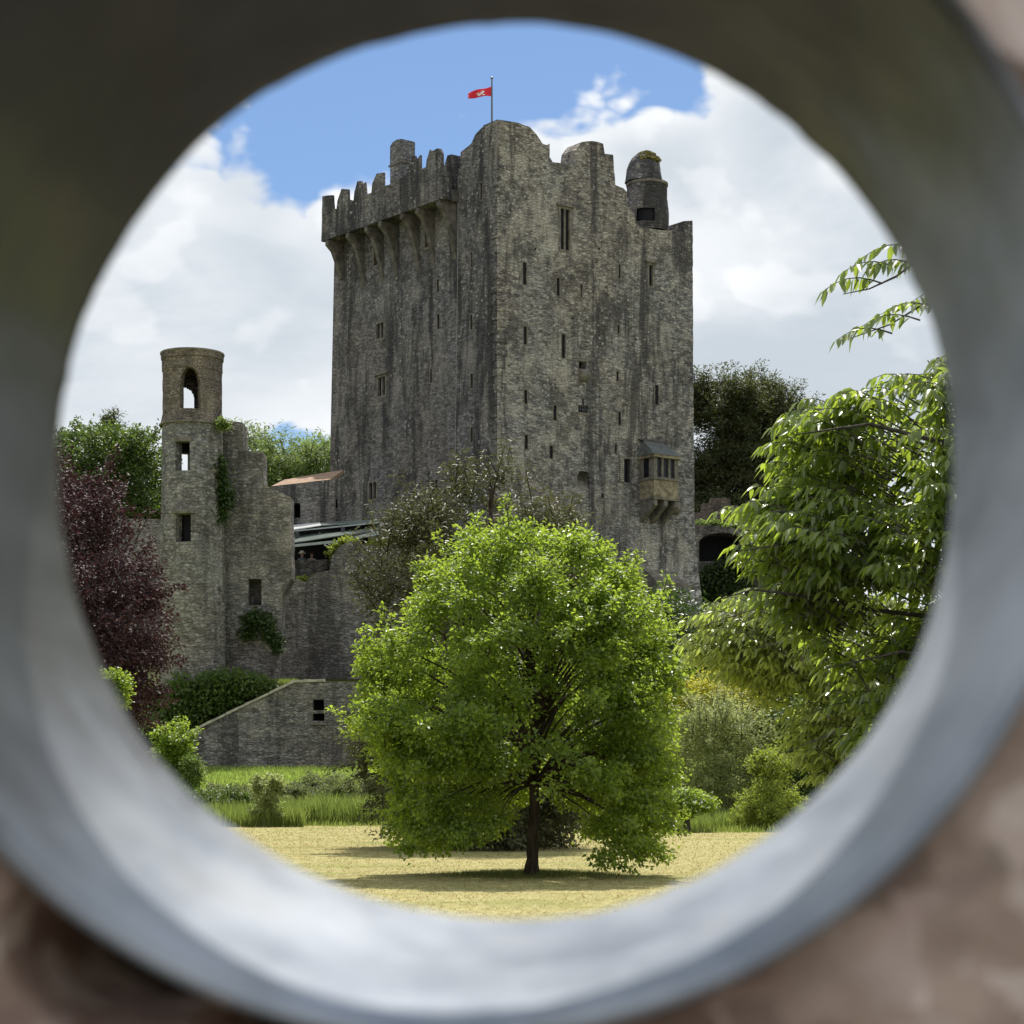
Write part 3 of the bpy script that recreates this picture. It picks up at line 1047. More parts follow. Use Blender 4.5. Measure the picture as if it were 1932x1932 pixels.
mb = MB()
vs = [flagpt(i / U, j / W_) for i in range(U + 1) for j in range(W_ + 1)]
mb.add(vs, [(i * (W_ + 1) + j, (i + 1) * (W_ + 1) + j, (i + 1) * (W_ + 1) + j + 1, i * (W_ + 1) + j + 1) for i in range(U) for j in range(W_)], red)
fl = mb.build('flag', flag, smooth=True)
sm = fl.modifiers.new('thickness', 'SOLIDIFY')
sm.thickness = 0.012
mb = MB()
for poly in [[(0.30, 0.35), (0.38, 0.22), (0.46, 0.30), (0.50, 0.52), (0.44, 0.66), (0.36, 0.60), (0.33, 0.48)],
             [(0.44, 0.64), (0.52, 0.56), (0.60, 0.70), (0.56, 0.86), (0.47, 0.80)], [(0.50, 0.45), (0.60, 0.42), (0.66, 0.56), (0.58, 0.62)],
             [(0.27, 0.74), (0.40, 0.72), (0.42, 0.82), (0.30, 0.86)]]:
    mb.add([flagpt(u, v, -0.03) for u, v in poly], [tuple(range(len(poly)))], white)
mb.build('emblem', fl, fix=False)

# ------------------------------------------------------------------ round tower
TY = 100.0
tx = (363 - CX) / FPX * TY
ktow = FPX / TY
tz = lambda py: CAMZ + (HZ - py) / ktow
tower = empty('round_tower', (tx, TY, tz(1300)), 'slender round ruined tower with a pointed-arch lookout beside the keep', 'tower')


def shell(mb, rows, seg, masks, thick, mat, inner_mat):
    """round wall with openings cut where a mask says so"""
    nr = len(rows)
    vs, vi = [], []
    for (py, r) in rows:
        for k in range(seg):
            q = 2 * math.pi * k / seg
            rr = r / ktow * (1 + 0.012 * mnoise.noise(Vector((math.cos(q) * 4, math.sin(q) * 4, py * 0.06))))
            vs.append((tx + rr * math.cos(q), TY + rr * math.sin(q), tz(py)))
            ri = rr - thick
            vi.append((tx + ri * math.cos(q), TY + ri * math.sin(q), tz(py)))
    keepq = np.ones((nr - 1, seg), bool)
    for j in range(nr - 1):
        pm = (rows[j][0] + rows[j + 1][0]) / 2
        rm = (rows[j][1] + rows[j + 1][1]) / 2
        for k in range(seg):
            q = 2 * math.pi * (k + 0.5) / seg
            X, front = rm * math.cos(q), math.sin(q) < 0
            for mk in masks:
                if mk(X, pm, front):
                    keepq[j, k] = False
    fo, fi, fe = [], [], []
    n0 = nr * seg
    for j in range(nr - 1):
        for k in range(seg):
            if not keepq[j, k]:
                continue
            k2 = (k + 1) % seg
            a, b, c, d = j * seg + k, j * seg + k2, (j + 1) * seg + k2, (j + 1) * seg + k
            fo.append((a, b, c, d))
            fi.append((n0 + d, n0 + c, n0 + b, n0 + a))
            if not keepq[j, (k + 1) % seg]:
                fe.append((b, n0 + b, n0 + c, c))
            if not keepq[j, (k - 1) % seg]:
                fe.append((a, d, n0 + d, n0 + a))
            if j == 0 or not keepq[j - 1, k]:
                fe.append((a, n0 + a, n0 + b, b))
            if j == nr - 2 or not keepq[j + 1, k]:
                fe.append((d, c, n0 + c, n0 + d))
    b0 = len(mb.v)
    mb.add(vs + vi, fo + fe, mat)
    i = mb.mi(inner_mat)
    for f in fi:
        mb.f.append(tuple(b0 + q for q in f))
        mb.m.append(i)


def arch_mask(xc, w, y0, y1, spring, front):
    def f(X, py, fr):
        if fr != front or not (y0 < py < y1):
            return False
        hw = w / 2
        if py < spring:
            t = (spring - py) / (spring - y0)
            hw *= math.sqrt(max(0, 1 - t ** 1.7))
        return abs(X - xc) < hw
    return f


def rect_mask(xc, w, y0, y1, front):
    return lambda X, py, fr: fr == front and y0 < py < y1 and abs(X - xc) < w / 2


mb = MB()
rows_u = [(py, 55.5 + (1.2 if py < 704 else 0)) for py in np.arange(682, 786, 2.0)]
shell(mb, rows_u, 180, [arch_mask(4, 38, 703, 780, 735, True), arch_mask(-24, 40, 722, 780, 745, False)], 0.45, M['brick_stone'], M['brick_stone'])
mb.lathe((tx, TY), [(54 / ktow, tz(683)), (58.5 / ktow, tz(681)), (59 / ktow, tz(672)), (59.5 / ktow, tz(670.5)), (52 / ktow, tz(669.5)), (44 / ktow, tz(671)), (0.01, tz(673))], M['brick_stone'], 72)
mb.build('lookout', tower)
mb = MB()
mb.lathe((tx, TY), [(60 / ktow, tz(671)), (60.5 / ktow, tz(669.5)), (60 / ktow, tz(667.5)), (50 / ktow, tz(666.5)), (0.01, tz(668))], M['dressed'], 72)
mb.build('cornice', tower)
mb = MB()
mb.lathe((tx, TY), [(60 / ktow, tz(806)), (60 / ktow, tz(803)), (57.5 / ktow, tz(792)), (56 / ktow, tz(784)), (45 / ktow, tz(781)), (0.01, tz(781))], M['brick_stone'], 72, wob=0.01)
mb.build('floor_band', tower)
mb = MB()
mb.lathe((tx - 0.02, TY), [(59 / ktow, tz(806)), (61.5 / ktow, tz(805)), (61.5 / ktow, tz(802.6)), (58 / ktow, tz(801.6))], M['dressed'], 72)
mb.build('string_course', tower)
mb = MB()
rows_l = [(py, 57 + 5 * min(1, max(0, (py - 900) / 250))) for py in np.arange(805, 1312, 2.6)]
shell(mb, rows_l, 180, [rect_mask(-10, 27, 842, 895, True), rect_mask(-30, 26, 850, 892, False), rect_mask(-8, 28, 976, 1029, True)], 0.55, M['tower_stone'], M['dark_stone'])
mb.build('wall', tower)
mb = MB()
for (xc, w, y0, y1) in [(-10, 27, 842, 895), (-8, 28, 976, 1029)]:
    mb = MB()
    px0, px1 = 363 + xc - w / 2 - 9, 363 + xc + w / 2 + 6
    for i in range(6):
        xa, xb = px0 + (px1 - px0) * i / 6, px0 + (px1 - px0) * (i + 1) / 6
        da = lambda px: TY - math.sqrt(max(0, (57.6 / ktow) ** 2 - ((px - 363) / ktow) ** 2)) - 0.02
        pa, pb = (xa - CX) / FPX * TY, (xb - CX) / FPX * TY
        mb.hexa([(pa, da(xa) - (0.16 if y0 > 900 else 0), tz(y0)), (pb, da(xb) - (0.16 if y0 > 900 else 0), tz(y0)), (pb, da(xb) + 0.2, tz(y0)), (pa, da(xa) + 0.2, tz(y0)),
                 (pa, da(xa) - (0.16 if y0 > 900 else 0), tz(y0 - 8)), (pb, da(xb) - (0.16 if y0 > 900 else 0), tz(y0 - 8)), (pb, da(xb) + 0.2, tz(y0 - 8)), (pa, da(xa) + 0.2, tz(y0 - 8))], M['dressed'])
    mb.build('lintel', tower)
mb = MB()
mb.lathe((tx, TY), [(0.9, tz(1060)), (0.9, tz(940)), (0.01, tz(938))], M['void'], 20)  # black drum standing in for the shade behind the lower opening
mb.build('dark_core', tower)


# ------------------------------------------------------------------ ruined walls
def flat_wall(name, Y, pts, label, mat, thick=1.2, holes=(), rough=0.07, step=0.5, cat='wall', pl=None, group=None, rough_from=0, rough_to=None, reveal=None, void=True):
    pl = pl or Plane(0, Y, 1, 0)
    o2 = trace(pl, pts)
    rt = len(o2) if rough_to is None else rough_to
    core = rough_line(o2[rough_from:rt], step, rough, Y * 0.37)
    outl = o2[:rough_from] + core + o2[rt:]
    mid = pl.at(sum(p[0] for p in o2) / len(o2), min(p[1] for p in o2))
    root = empty(name, mid, label, cat, group)
    mb = MB()
    hl = []
    for h in holes:
        rc = px_rect(pl, *h[:4])
        hl.append(arch_loop(rc) if len(h) > 4 and h[4] == 'arch' else rect_loop(rc))
    slab(mb, pl, outl, hl, thick, mat, reveal=reveal or thick * 0.7)
    w = mb.build('wall', root)
    for lp in hl:
        if void:
            mb = MB()
            mb.add([pl.at(s, z, (reveal or thick * 0.7) - 0.02) for s, z in lp], [tuple(range(len(lp)))], void if not isinstance(void, bool) else M['void'])
            mb.build('opening', root)
    return root, pl


# stepped ruin joined to the round tower
flat_wall('ruined_wall', 100.6, [(408, 1300), (412, 1100), (408, 960), (402, 880), (412, 830), (424, 800), (432, 794), (458, 797), (459, 850), (496, 853), (498, 914), (520, 925), (548, 938), (550, 1092), (534, 1120), (524, 1300)],
          'stepped ruined wall clasping the right flank of the round tower', M['ruin_stone'], 1.6, holes=[(481, 1117, 25, 50)], rough_from=1, rough_to=15, reveal=1.0, void=M['ruin_stone'])
# big curtain wall under the glazed roof
flat_wall('curtain_wall', 104.0, [(500, 1330), (505, 1110), (545, 1105), (560, 1092), (575, 1098), (590, 1086), (597, 1082), (622, 1076), (626, 1050), (640, 1030), (665, 1021), (720, 1031), (760, 1020), (800, 1012), (900, 1010), (960, 1012), (1010, 1330)],
          'mossy broken curtain wall below the glazed roof, left of the keep', M['ruin_stone'], 1.8, rough_from=1, rough_to=16, rough=0.12, step=0.35)
# building behind with clay roof
r4, p4 = flat_wall('gatehouse', 109.0, [(490, 1075), (490, 918), (512, 918), (626, 904), (642, 902), (642, 1075)], 'low stone gatehouse wall with one small window against the keep', M['keep_dark'], 2.0,
                   holes=[(560, 963, 13, 28), (635, 950, 3, 17)], cat='building', rough_from=1, rough_to=5, rough=0.03)
mb = MB()
a, b = P(512, 917, 109.3), P(622, 905.5, 109.3)
mb.add([a, b, b + Vector((0.4, 4.0, 1.15)), a + Vector((0.3, 4.0, 0.95)), a - Vector((0, 0, .2)), b - Vector((0, 0, .2)), b + Vector((0.4, 4.0, .95)), a + Vector((0.3, 4.0, .75))],
       [(0, 1, 2, 3), (7, 6, 5, 4), (0, 4, 5, 1), (1, 5, 6, 2), (2, 6, 7, 3), (3, 7, 4, 0)], M['tile'])
mb.build('roof', r4)
mb = MB()
mb.hexa([P(548, 936, 108.9), P(642, 915, 108.9), P(642, 915, 109.05), P(548, 936, 109.05), P(548, 933.5, 108.9), P(642, 912.5, 108.9), P(642, 912.5, 109.05), P(548, 933.5, 109.05)], M['dark_stone'])
# parapet under the canopy
flat_wall('terrace_wall', 105.9, [(540, 1110), (540, 1058), (560, 1057), (600, 1056), (645, 1055), (660, 1110)], 'dark terrace parapet in the gap under the glazed roof', M['keep_dark'], 0.5, rough_from=1, rough_to=5, rough=0.02)


def person(label, foot, skin, shirt, trousers, hat=None, face_dir=-1.0):
    root = empty('person', foot, label, 'person')
    J = {'pelvis': (0, 0, .93, .135), 'waist': (0, 0, 1.08, .12), 'chest': (0, 0, 1.28, .15), 'neckb': (0, 0, 1.43, .07), 'neck': (0, -.01, 1.50, .052), 'chin': (0, -.03, 1.56, .068), 'head': (0, -.015, 1.64, .092), 'crown': (0, 0, 1.70, .075)}
    E = [('pelvis', 'waist'), ('waist', 'chest'), ('chest', 'neckb'), ('neckb', 'neck'), ('neck', 'chin'), ('chin', 'head'), ('head', 'crown')]
    for sd, q in ((-1, 'l'), (1, 'r')):
        J.update({q + 'hip': (.09 * sd, 0, .88, .095), q + 'knee': (.10 * sd, -.02, .49, .062), q + 'ank': (.10 * sd, .02, .09, .042), q + 'toe': (.11 * sd, -.13, .035, .035),
                  q + 'sh': (.18 * sd, 0, 1.39, .06), q + 'el': (.24 * sd, -.02, 1.10, .043), q + 'wr': (.20 * sd, -.20, 1.02, .03), q + 'ha': (.17 * sd, -.29, 1.04, .032)})
        E += [('pelvis', q + 'hip'), (q + 'hip', q + 'knee'), (q + 'knee', q + 'ank'), (q + 'ank', q + 'toe'), ('chest', q + 'sh'), (q + 'sh', q + 'el'), (q + 'el', q + 'wr'), (q + 'wr', q + 'ha')]
    keys = list(J)
    me = bpy.data.meshes.new('body')
    me.from_pydata([J[k][:3] for k in keys], [(keys.index(a), keys.index(b)) for a, b in E], [])
    o = link('body', me, root)
    md = o.modifiers.new('skin', 'SKIN')
    sv = me.skin_vertices[0].data
    for i, k in enumerate(keys):
        sv[i].radius = (J[k][3], J[k][3] * 0.85)
        sv[i].use_root = (k == 'pelvis')
    o.modifiers.new('sub', 'SUBSURF').levels = 1
    m, g, out = new_mat('visitor')
    z = g.new('ShaderNodeSeparateXYZ')
    g.put(z.inputs[0], g.new('ShaderNodeTexCoord').outputs['Object'])
    c = g.mix(g.math('GREATER_THAN', z.outputs[2], 0.95), (*trousers, 1), (*shirt, 1))
    c = g.mix(g.math('GREATER_THAN', z.outputs[2], 1.47), c, (*skin, 1))
    principled(g, out, c, 0.8, 0.2)
    me.materials.append(m)
    if hat:
        mb = MB()
        fx, fy, fz = foot
        mb.lathe((fx, fy), [(.20, fz + 1.665), (.205, fz + 1.68), (.11, fz + 1.70), (.10, fz + 1.78), (.06, fz + 1.81), (.005, fz + 1.815)], hat, 20)
        mb.build('hat', root)
    else:
        mb = MB()
        fx, fy, fz = foot
        mb.lathe((fx, fy + 0.012), [(.088, fz + 1.60), (.098, fz + 1.66), (.09, fz + 1.72), (.05, fz + 1.755), (.004, fz + 1.76)], plain('brown_hair', (0.05, 0.03, 0.02), 0.7, 0.3), 16)
        mb.build('hair', root)


tf = P(600, 1057, 107.0).z - 1.32
mb = MB()
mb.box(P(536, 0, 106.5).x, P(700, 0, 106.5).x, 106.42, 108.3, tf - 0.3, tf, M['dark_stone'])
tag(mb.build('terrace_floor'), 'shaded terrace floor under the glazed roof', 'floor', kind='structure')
person('visitor in a white sun hat under the glazed roof', (P(570, 0, 106.9).x, 106.9, tf), (.45, .28, .2), (.16, .17, .2), (.05, .05, .07), plain('white_straw_hat', (.75, .73, .70), .8, .2))
person('bare-headed visitor in a pale pink top under the glazed roof', (P(588, 0, 107.1).x, 107.1, tf + 0.0), (.48, .30, .22), (.60, .45, .45), (.05, .05, .07))
# left curtain behind the tower
flat_wall('boundary_wall', 113.0, [(60, 1300), (60, 985), (150, 980), (236, 979), (330, 981), (330, 1300)], 'old stone wall behind the copper beech, left of the round tower', M['ruin_stone'], 1.0, rough_from=1, rough_to=5)
# lower retaining wall with sloping coping
rl, plw = flat_wall('retaining_wall', 97.0, [(240, 1500), (240, 1440), (340, 1392), (555, 1288), (612, 1286), (760, 1288), (1000, 1292), (1300, 1300), (1300, 1500)],
                    'broad rubble retaining wall with a sloping pale coping above the grass bank', M['low_stone'], 1.4, holes=[(601, 1330, 21, 20), (601, 1353, 22, 14)], rough=0.02, rough_from=1, rough_to=8)
cop = trace(plw, [(240, 1440), (340, 1392), (450, 1338), (555, 1287.5), (612, 1285.5)])
mb = MB()
for i in range(len(cop) - 1):
    n = 9
    for k in range(n):
        (sa, za), (sb, zb_) = [Vector(cop[i]).lerp(Vector(cop[i + 1]), (k + e) / n) for e in (0.02, 0.985)]
        j = random.uniform(-0.012, 0.02)
        mb.hexa([plw.at(sa, za - 0.01, -0.09 + j), plw.at(sb, zb_ - 0.01, -0.09 + j), plw.at(sb, zb_ - 0.01, 0.5), plw.at(sa, za - 0.01, 0.5),
                 plw.at(sa, za + 0.11 + j, -0.09 + j), plw.at(sb, zb_ + 0.11 + j, -0.09 + j), plw.at(sb, zb_ + 0.11 + j, 0.5), plw.at(sa, za + 0.11 + j, 0.5)], M['pale_stone'])
mb.build('coping', rl)
mb = MB()
s0, s1, za, zb_ = px_rect(plw, 601, 1366, 30, 3)
pl_box(mb, plw, s0, s1, za, zb_, -0.12, 0.05, M['dressed'])
mb.build('sill', rl)
# right-hand walls
flat_wall('crenellated_wall', 134.0, [(1290, 1290), (1290, 966), (1324, 966), (1325, 950), (1340, 949), (1341, 939), (1378, 939), (1379, 953), (1392, 953), (1393, 968), (1446, 968), (1447, 946), (1500, 943), (1560, 947), (1560, 1290)],
          'low reddish crenellated wall below the dark yews', M['brick_stone'], 1.0, rough_from=1, rough_to=14, rough=0.04)
flat_wall('arched_wall', 127.0, [(1290, 1290), (1290, 992), (1340, 991), (1385, 997), (1425, 1006), (1470, 1010), (1480, 1290)], 'ivy-topped wall with a deep dark arch at the foot of the keep', M['ruin_stone'], 2.4,
          holes=[(1362, 1032, 86, 54, 'arch'), (1362, 1128, 44, 26, 'arch')], rough_from=1, rough_to=6, reveal=2.2)  # black sheets in the arches stand in for deep shade


# rock under the keep
def build_rock():
    mb = MB()
    nu, nv = 60, 18
    vs = []
    for j in range(nv + 1):
        t = j / nv
        for i in range(nu + 1):
            u = i / nu
            x = -13 + 30 * u
            yb = 111.0 + abs(x + 0.5) * 0.72 - 2.0
            y = yb - (1 - t) * 5.0
            z = 2.5 + t * 8.0
            d = 0.9 * mnoise.fractal(Vector((x * 0.35, z * 0.5, 3.0)), 1.0, 2.0, 4)
            vs.append((x + d * 0.3, y + d, z + 0.4 * d))
    fs = [(j * (nu + 1) + i, j * (nu + 1) + i + 1, (j + 1) * (nu + 1) + i + 1, (j + 1) * (nu + 1) + i) for j in range(nv) for i in range(nu)]
    mb.add(vs, fs, masonry('castle_rock', (0.04, 0.038, 0.034, 1), (0.11, 0.10, 0.088, 1), 0.9, 1.3, streak=0.3, moss=0.7, lichen=0.1))
    o = mb.build('rock', None, smooth=True)
    tag(o, 'dark mossy rock outcrop carrying the keep', 'rock', kind='structure')


build_rock()

# ------------------------------------------------------------------ glazed roof between ruin and keep
can = empty('glazed_canopy', P(630, 1060, 106.5), 'long glazed lean-to roof with grey gutter in front of the keep', 'canopy')
alu = plain('grey_gutter', (0.36, 0.40, 0.40), 0.45, 0.5, var=0.12, scale=2)
pan = plain('green_grey_panel', (0.12, 0.15, 0.135), 0.3, 0.5, var=0.2, scale=1.2)
bright = plain('sun_glare_sheet', (0.75, 0.76, 0.76), 0.25, 0.5, var=0.06, scale=2)  # near-white: the sun's reflection on this roof strip put into the colour
steel = plain('dark_steel', (0.04, 0.045, 0.05), 0.5, 0.4)


def sheet(name, pts, th, mat, parent=can):
    mb = MB()
    up = Vector((0, 0, th))
    mb.add([p for p in pts] + [p + up for p in pts], [(3, 2, 1, 0), (4, 5, 6, 7), (0, 1, 5, 4), (1, 2, 6, 5), (2, 3, 7, 6), (3, 0, 4, 7)], mat)
    return mb.build(name, parent)


sheet('lower_roof', [P(535, 1028, 104.9), P(716, 1000, 104.9), P(714, 993, 107.4), P(535, 1012, 107.4)], 0.05, pan)
sheet('upper_roof', [P(535, 1003, 106.6), P(606, 992, 106.6), P(603, 987, 108.6), P(535, 994, 108.6)], 0.05, bright)
sheet('upper_roof', [P(607, 992.4, 106.6), P(719, 985, 106.6), P(719, 981.5, 108.6), P(604, 987, 108.6)], 0.05, pan)
sheet('clerestory', [P(535, 1013, 107.5), P(716, 995, 107.5), P(716, 995, 107.53), P(535, 1013, 107.53)], 0.38, M['glass'])
mb = MB()
for (xa, ya, xb, yb, h) in [(535, 1029, 636, 1019, 5), (636, 1019, 716, 1001, 7)]:
    mb.hexa([P(xa, ya + h, 104.7), P(xb, yb + h, 104.7), P(xb, yb + h, 104.88), P(xa, ya + h, 104.88), P(xa, ya, 104.7), P(xb, yb, 104.7), P(xb, yb, 104.88), P(xa, ya, 104.88)], alu)
mb.build('gutter', can)
mb = MB()
mb.hexa([P(535, 1005, 106.4), P(719, 987, 106.4), P(719, 987, 106.58), P(535, 1005, 106.58), P(535, 1002.5, 106.4), P(719, 984, 106.4), P(719, 984, 106.58), P(535, 1002.5, 106.58)], alu)
mb.hexa([P(717, 1000, 106.3), P(721, 1000, 106.3), P(721, 1000, 106.5), P(717, 1000, 106.5), P(717, 984, 106.3), P(721, 984, 106.3), P(721, 984, 106.5), P(717, 984, 106.5)], alu)
mb.build('frame', can)
for px, y0, y1 in [(561, 1018, 1003), (647, 1012, 994)]:
    mb = MB()
    mb.tube([P(px, y0, 106.2), P(px, y1, 106.2)], [0.13, 0.09], steel, 8)
    mb.build('post', can)
mb = MB()
mb.tube([P(613, 1022, 104.6), P(613, 1029, 104.6), P(626, 1035, 104.7), P(628, 1050, 104.9)], 0.05, alu, 8)
mb.build('downpipe', can)
sheet('dark_backing', [P(540, 1062, 108.4), P(700, 1050, 108.4), P(700, 1050, 108.6), P(540, 1062, 108.6)], 1.2, M['void'])  # near-black sheet standing in for the shade under the roof


# ------------------------------------------------------------------ foliage
def leaf_mat(name, c0, c1, trans, tw=0.42, rough=0.42, spec=0.4):
    """leaf with its own colour, light shining through, and a waxy face; 'tint' differs leaf by leaf"""
    m, g, out = new_mat(name)
    a = g.new('ShaderNodeAttribute', attribute_name='tint').outputs['Fac']
    c = g.mix(a, (*c0, 1), (*c1, 1))
    b = g.new('ShaderNodeBsdfPrincipled')
    g.put(b.inputs['Base Color'], c)
    b.inputs['Roughness'].default_value = rough
    b.inputs['Specular IOR Level'].default_value = spec
    t = g.new('ShaderNodeBsdfTranslucent')
    g.put(t.inputs['Color'], g.mix(a, tuple(k * 0.75 for k in trans) + (1,), tuple(min(1, k * 1.2) for k in trans) + (1,)))
    mx = g.new('ShaderNodeMixShader')
    mx.inputs[0].default_value = tw
    g.l.new(b.outputs[0], mx.inputs[1])
    g.l.new(t.outputs[0], mx.inputs[2])
    g.l.new(mx.outputs[0], out.inputs['Surface'])
    return m


def bark_mat(name, c):
    m, g, out = new_mat(name)
    co = g.new('ShaderNodeTexCoord').outputs['Object']
    n = g.noise(g.map(co, (9, 9, 1.6)), 1.6, 5, 0.65)
    n2 = g.noise(co, 1.2, 3, 0.6)
    cc = g.mix(g.ramp(n, 0.3, 0.7), tuple(k * 0.5 for k in c) + (1,), tuple(k * 1.35 for k in c) + (1,))
    cc = g.mix(g.ramp(n2, 0.5, 0.7, 0, 0.4), cc, (0.07, 0.075, 0.045, 1))
    principled(g, out, cc, 0.9, 0.2, g.bump(n, 0.9, 0.03))
    return m


BARK = bark_mat('brown_bark', (0.060, 0.045, 0.034))
BARK_G = bark_mat('grey_bark', (0.085, 0.075, 0.062))


def unit(v):
    return v / np.maximum(1e-9, np.linalg.norm(v, axis=-1, keepdims=True))


def leaves(name, pos, axis, nor, L, W, mat, parent, tint=None, long=False):
    """one crown mesh of many single leaves"""
    n = len(pos)
    axis = unit(axis)
    side = unit(np.cross(nor, axis))
    up = np.cross(axis, side)
    L = L[:, None]
    W = W[:, None]
    if tint is None:
        tint = rng.random(n)
    if not long:
        pts = [pos, pos + axis * L * 0.45 + side * W * 0.5 + up * W * 0.16, pos + axis * L - up * L * 0.10, pos + axis * L * 0.45 - side * W * 0.5 + up * W * 0.16]
        V = np.stack(pts, 1).reshape(-1, 3)
        b = np.arange(n)[:, None] * 4
        F = np.concatenate([b + np.array([[0, 1, 2]]), b + np.array([[0, 2, 3]])], 1).reshape(-1, 3)
        at = np.repeat(tint, 2)
    else:
        dz = np.array([[0, 0, -1.0]])
        pts = [pos,
               pos + axis * L * 0.28 + side * W * 0.46 + up * W * 0.18, pos + axis * L * 0.28 - up * 0.0, pos + axis * L * 0.28 - side * W * 0.46 + up * W * 0.18,
               pos + axis * L * 0.62 + side * W * 0.42 + up * W * 0.10 + dz * L * 0.07, pos + axis * L * 0.62 + dz * L * 0.07 - up * W * 0.06, pos + axis * L * 0.62 - side * W * 0.42 + up * W * 0.10 + dz * L * 0.07,
               pos + axis * L * 1.0 + dz * L * 0.22]
        V = np.stack(pts, 1).reshape(-1, 3)
        b = np.arange(n)[:, None] * 8
        tri = [(0, 1, 2), (0, 2, 3), (1, 4, 5), (1, 5, 2), (2, 5, 6), (2, 6, 3), (4, 7, 5), (5, 7, 6)]
        F = np.concatenate([b + np.array([t]) for t in tri], 1).reshape(-1, 3)
        at = np.repeat(tint, len(tri))
    return np_mesh(name, V, F, mat, parent, at)


def spread(rows, Y, n, depth=1.0, shell=0.55, noise_f=0.5, gap=0.35, seed=0, bottom=None):
    """clump centres filling a crown whose outline was measured row by row (row, left, right)"""
    rows = sorted(rows)
    py = np.array([r[0] for r in rows], float)
    lf = np.array([r[1] for r in rows], float)
    rt = np.array([r[2] for r in rows], float)
    wid = rt - lf
    fine = np.linspace(py[0], py[-1], 400)
    wf = np.interp(fine, py, wid)
    cdf = np.cumsum(wf ** 1.6 + 4)
    cdf /= cdf[-1]
    out, nor = [], []
    tries = 0
    while len(out) < n and tries < n * 12:
        tries += 1
        p = np.interp(rng.random(), cdf, fine)
        l, r = np.interp(p, py, lf), np.interp(p, py, rt)
        c, h = (l + r) / 2, (r - l) / 2
        a = rng.random() * 2 * math.pi
        rad = rng.random() ** 0.5
        rad = rad ** (1 - shell)
        x = c + h * rad * math.cos(a)
        dy = h * rad * math.sin(a) * depth / FPX * Y
        q = P(x, p, Y)
        q.y += dy
        if gap > 0 and mnoise.noise(Vector((q.x * noise_f, q.y * noise_f, q.z * noise_f + seed * 7.7))) < -gap:
            continue
        if bottom is not None and not bottom(x, p, math.sin(a) * rad):
            continue
        out.append(q)
        cen = P(c, (py[0] + 2 * py[-1]) / 3, Y)
        nor.append((q - cen).normalized())
    return np.array(out), np.array(nor)


def crown(name, centers, outn, per, sig, L, W, mat, parent, droop=0.0, upb=0.5, long=False, outb=0.5, flat=0.7):
    k = len(centers)
    pos = np.repeat(centers, per, 0)
    on = np.repeat(outn, per, 0)
    g = rng.normal(0, 1, pos.shape)
    g[:, 2] *= flat
    pos = pos + g * (np.repeat(sig, per)[:, None] if isinstance(sig, np.ndarray) else sig)
    n = len(pos)
    nor = unit(on * outb + np.array([0, 0, upb]) + rng.normal(0, 0.55, (n, 3)))
    ax = unit(on * 0.6 + g * 0.5 + rng.normal(0, 0.6, (n, 3)) + np.array([0, 0, -droop]))
    ax = unit(ax - nor * np.sum(ax * nor, 1, keepdims=True) * 0.8)
    ct = np.repeat(rng.random(k), per)
    tint = np.clip(ct * 0.5 + rng.random(n) * 0.6 - 0.05, 0, 1)
    return leaves(name, pos, ax, nor, L * rng.uniform(0.65, 1.25, n), W * rng.uniform(0.7, 1.2, n), mat, parent, tint, long)


def limbs(mb, start, targets, r0, mat, sag=0.15, sides=6, mid_rise=0.25):
    for t in targets:
        s = Vector(start(t) if callable(start) else start)
        t = Vector(t)
        d = t - s
        L = d.length
        pts = []
        off = Vector((random.uniform(-1, 1), random.uniform(-1, 1), random.uniform(-.5, .5))) * L * 0.07
        for k in range(6):
            u = k / 5
            p = s + d * u + Vector((0, 0, mid_rise * L * math.sin(math.pi * u) * 0.5)) + off * math.sin(math.pi * u)
            pts.append(p)
        rr = max(r0 * min(1.0, 0.35 + L * 0.12), 0.022 if sides > 4 else 0.01)
        mb.tube(pts, [rr * (1 - 0.82 * k / 5) for k in range(6)], mat, sides)


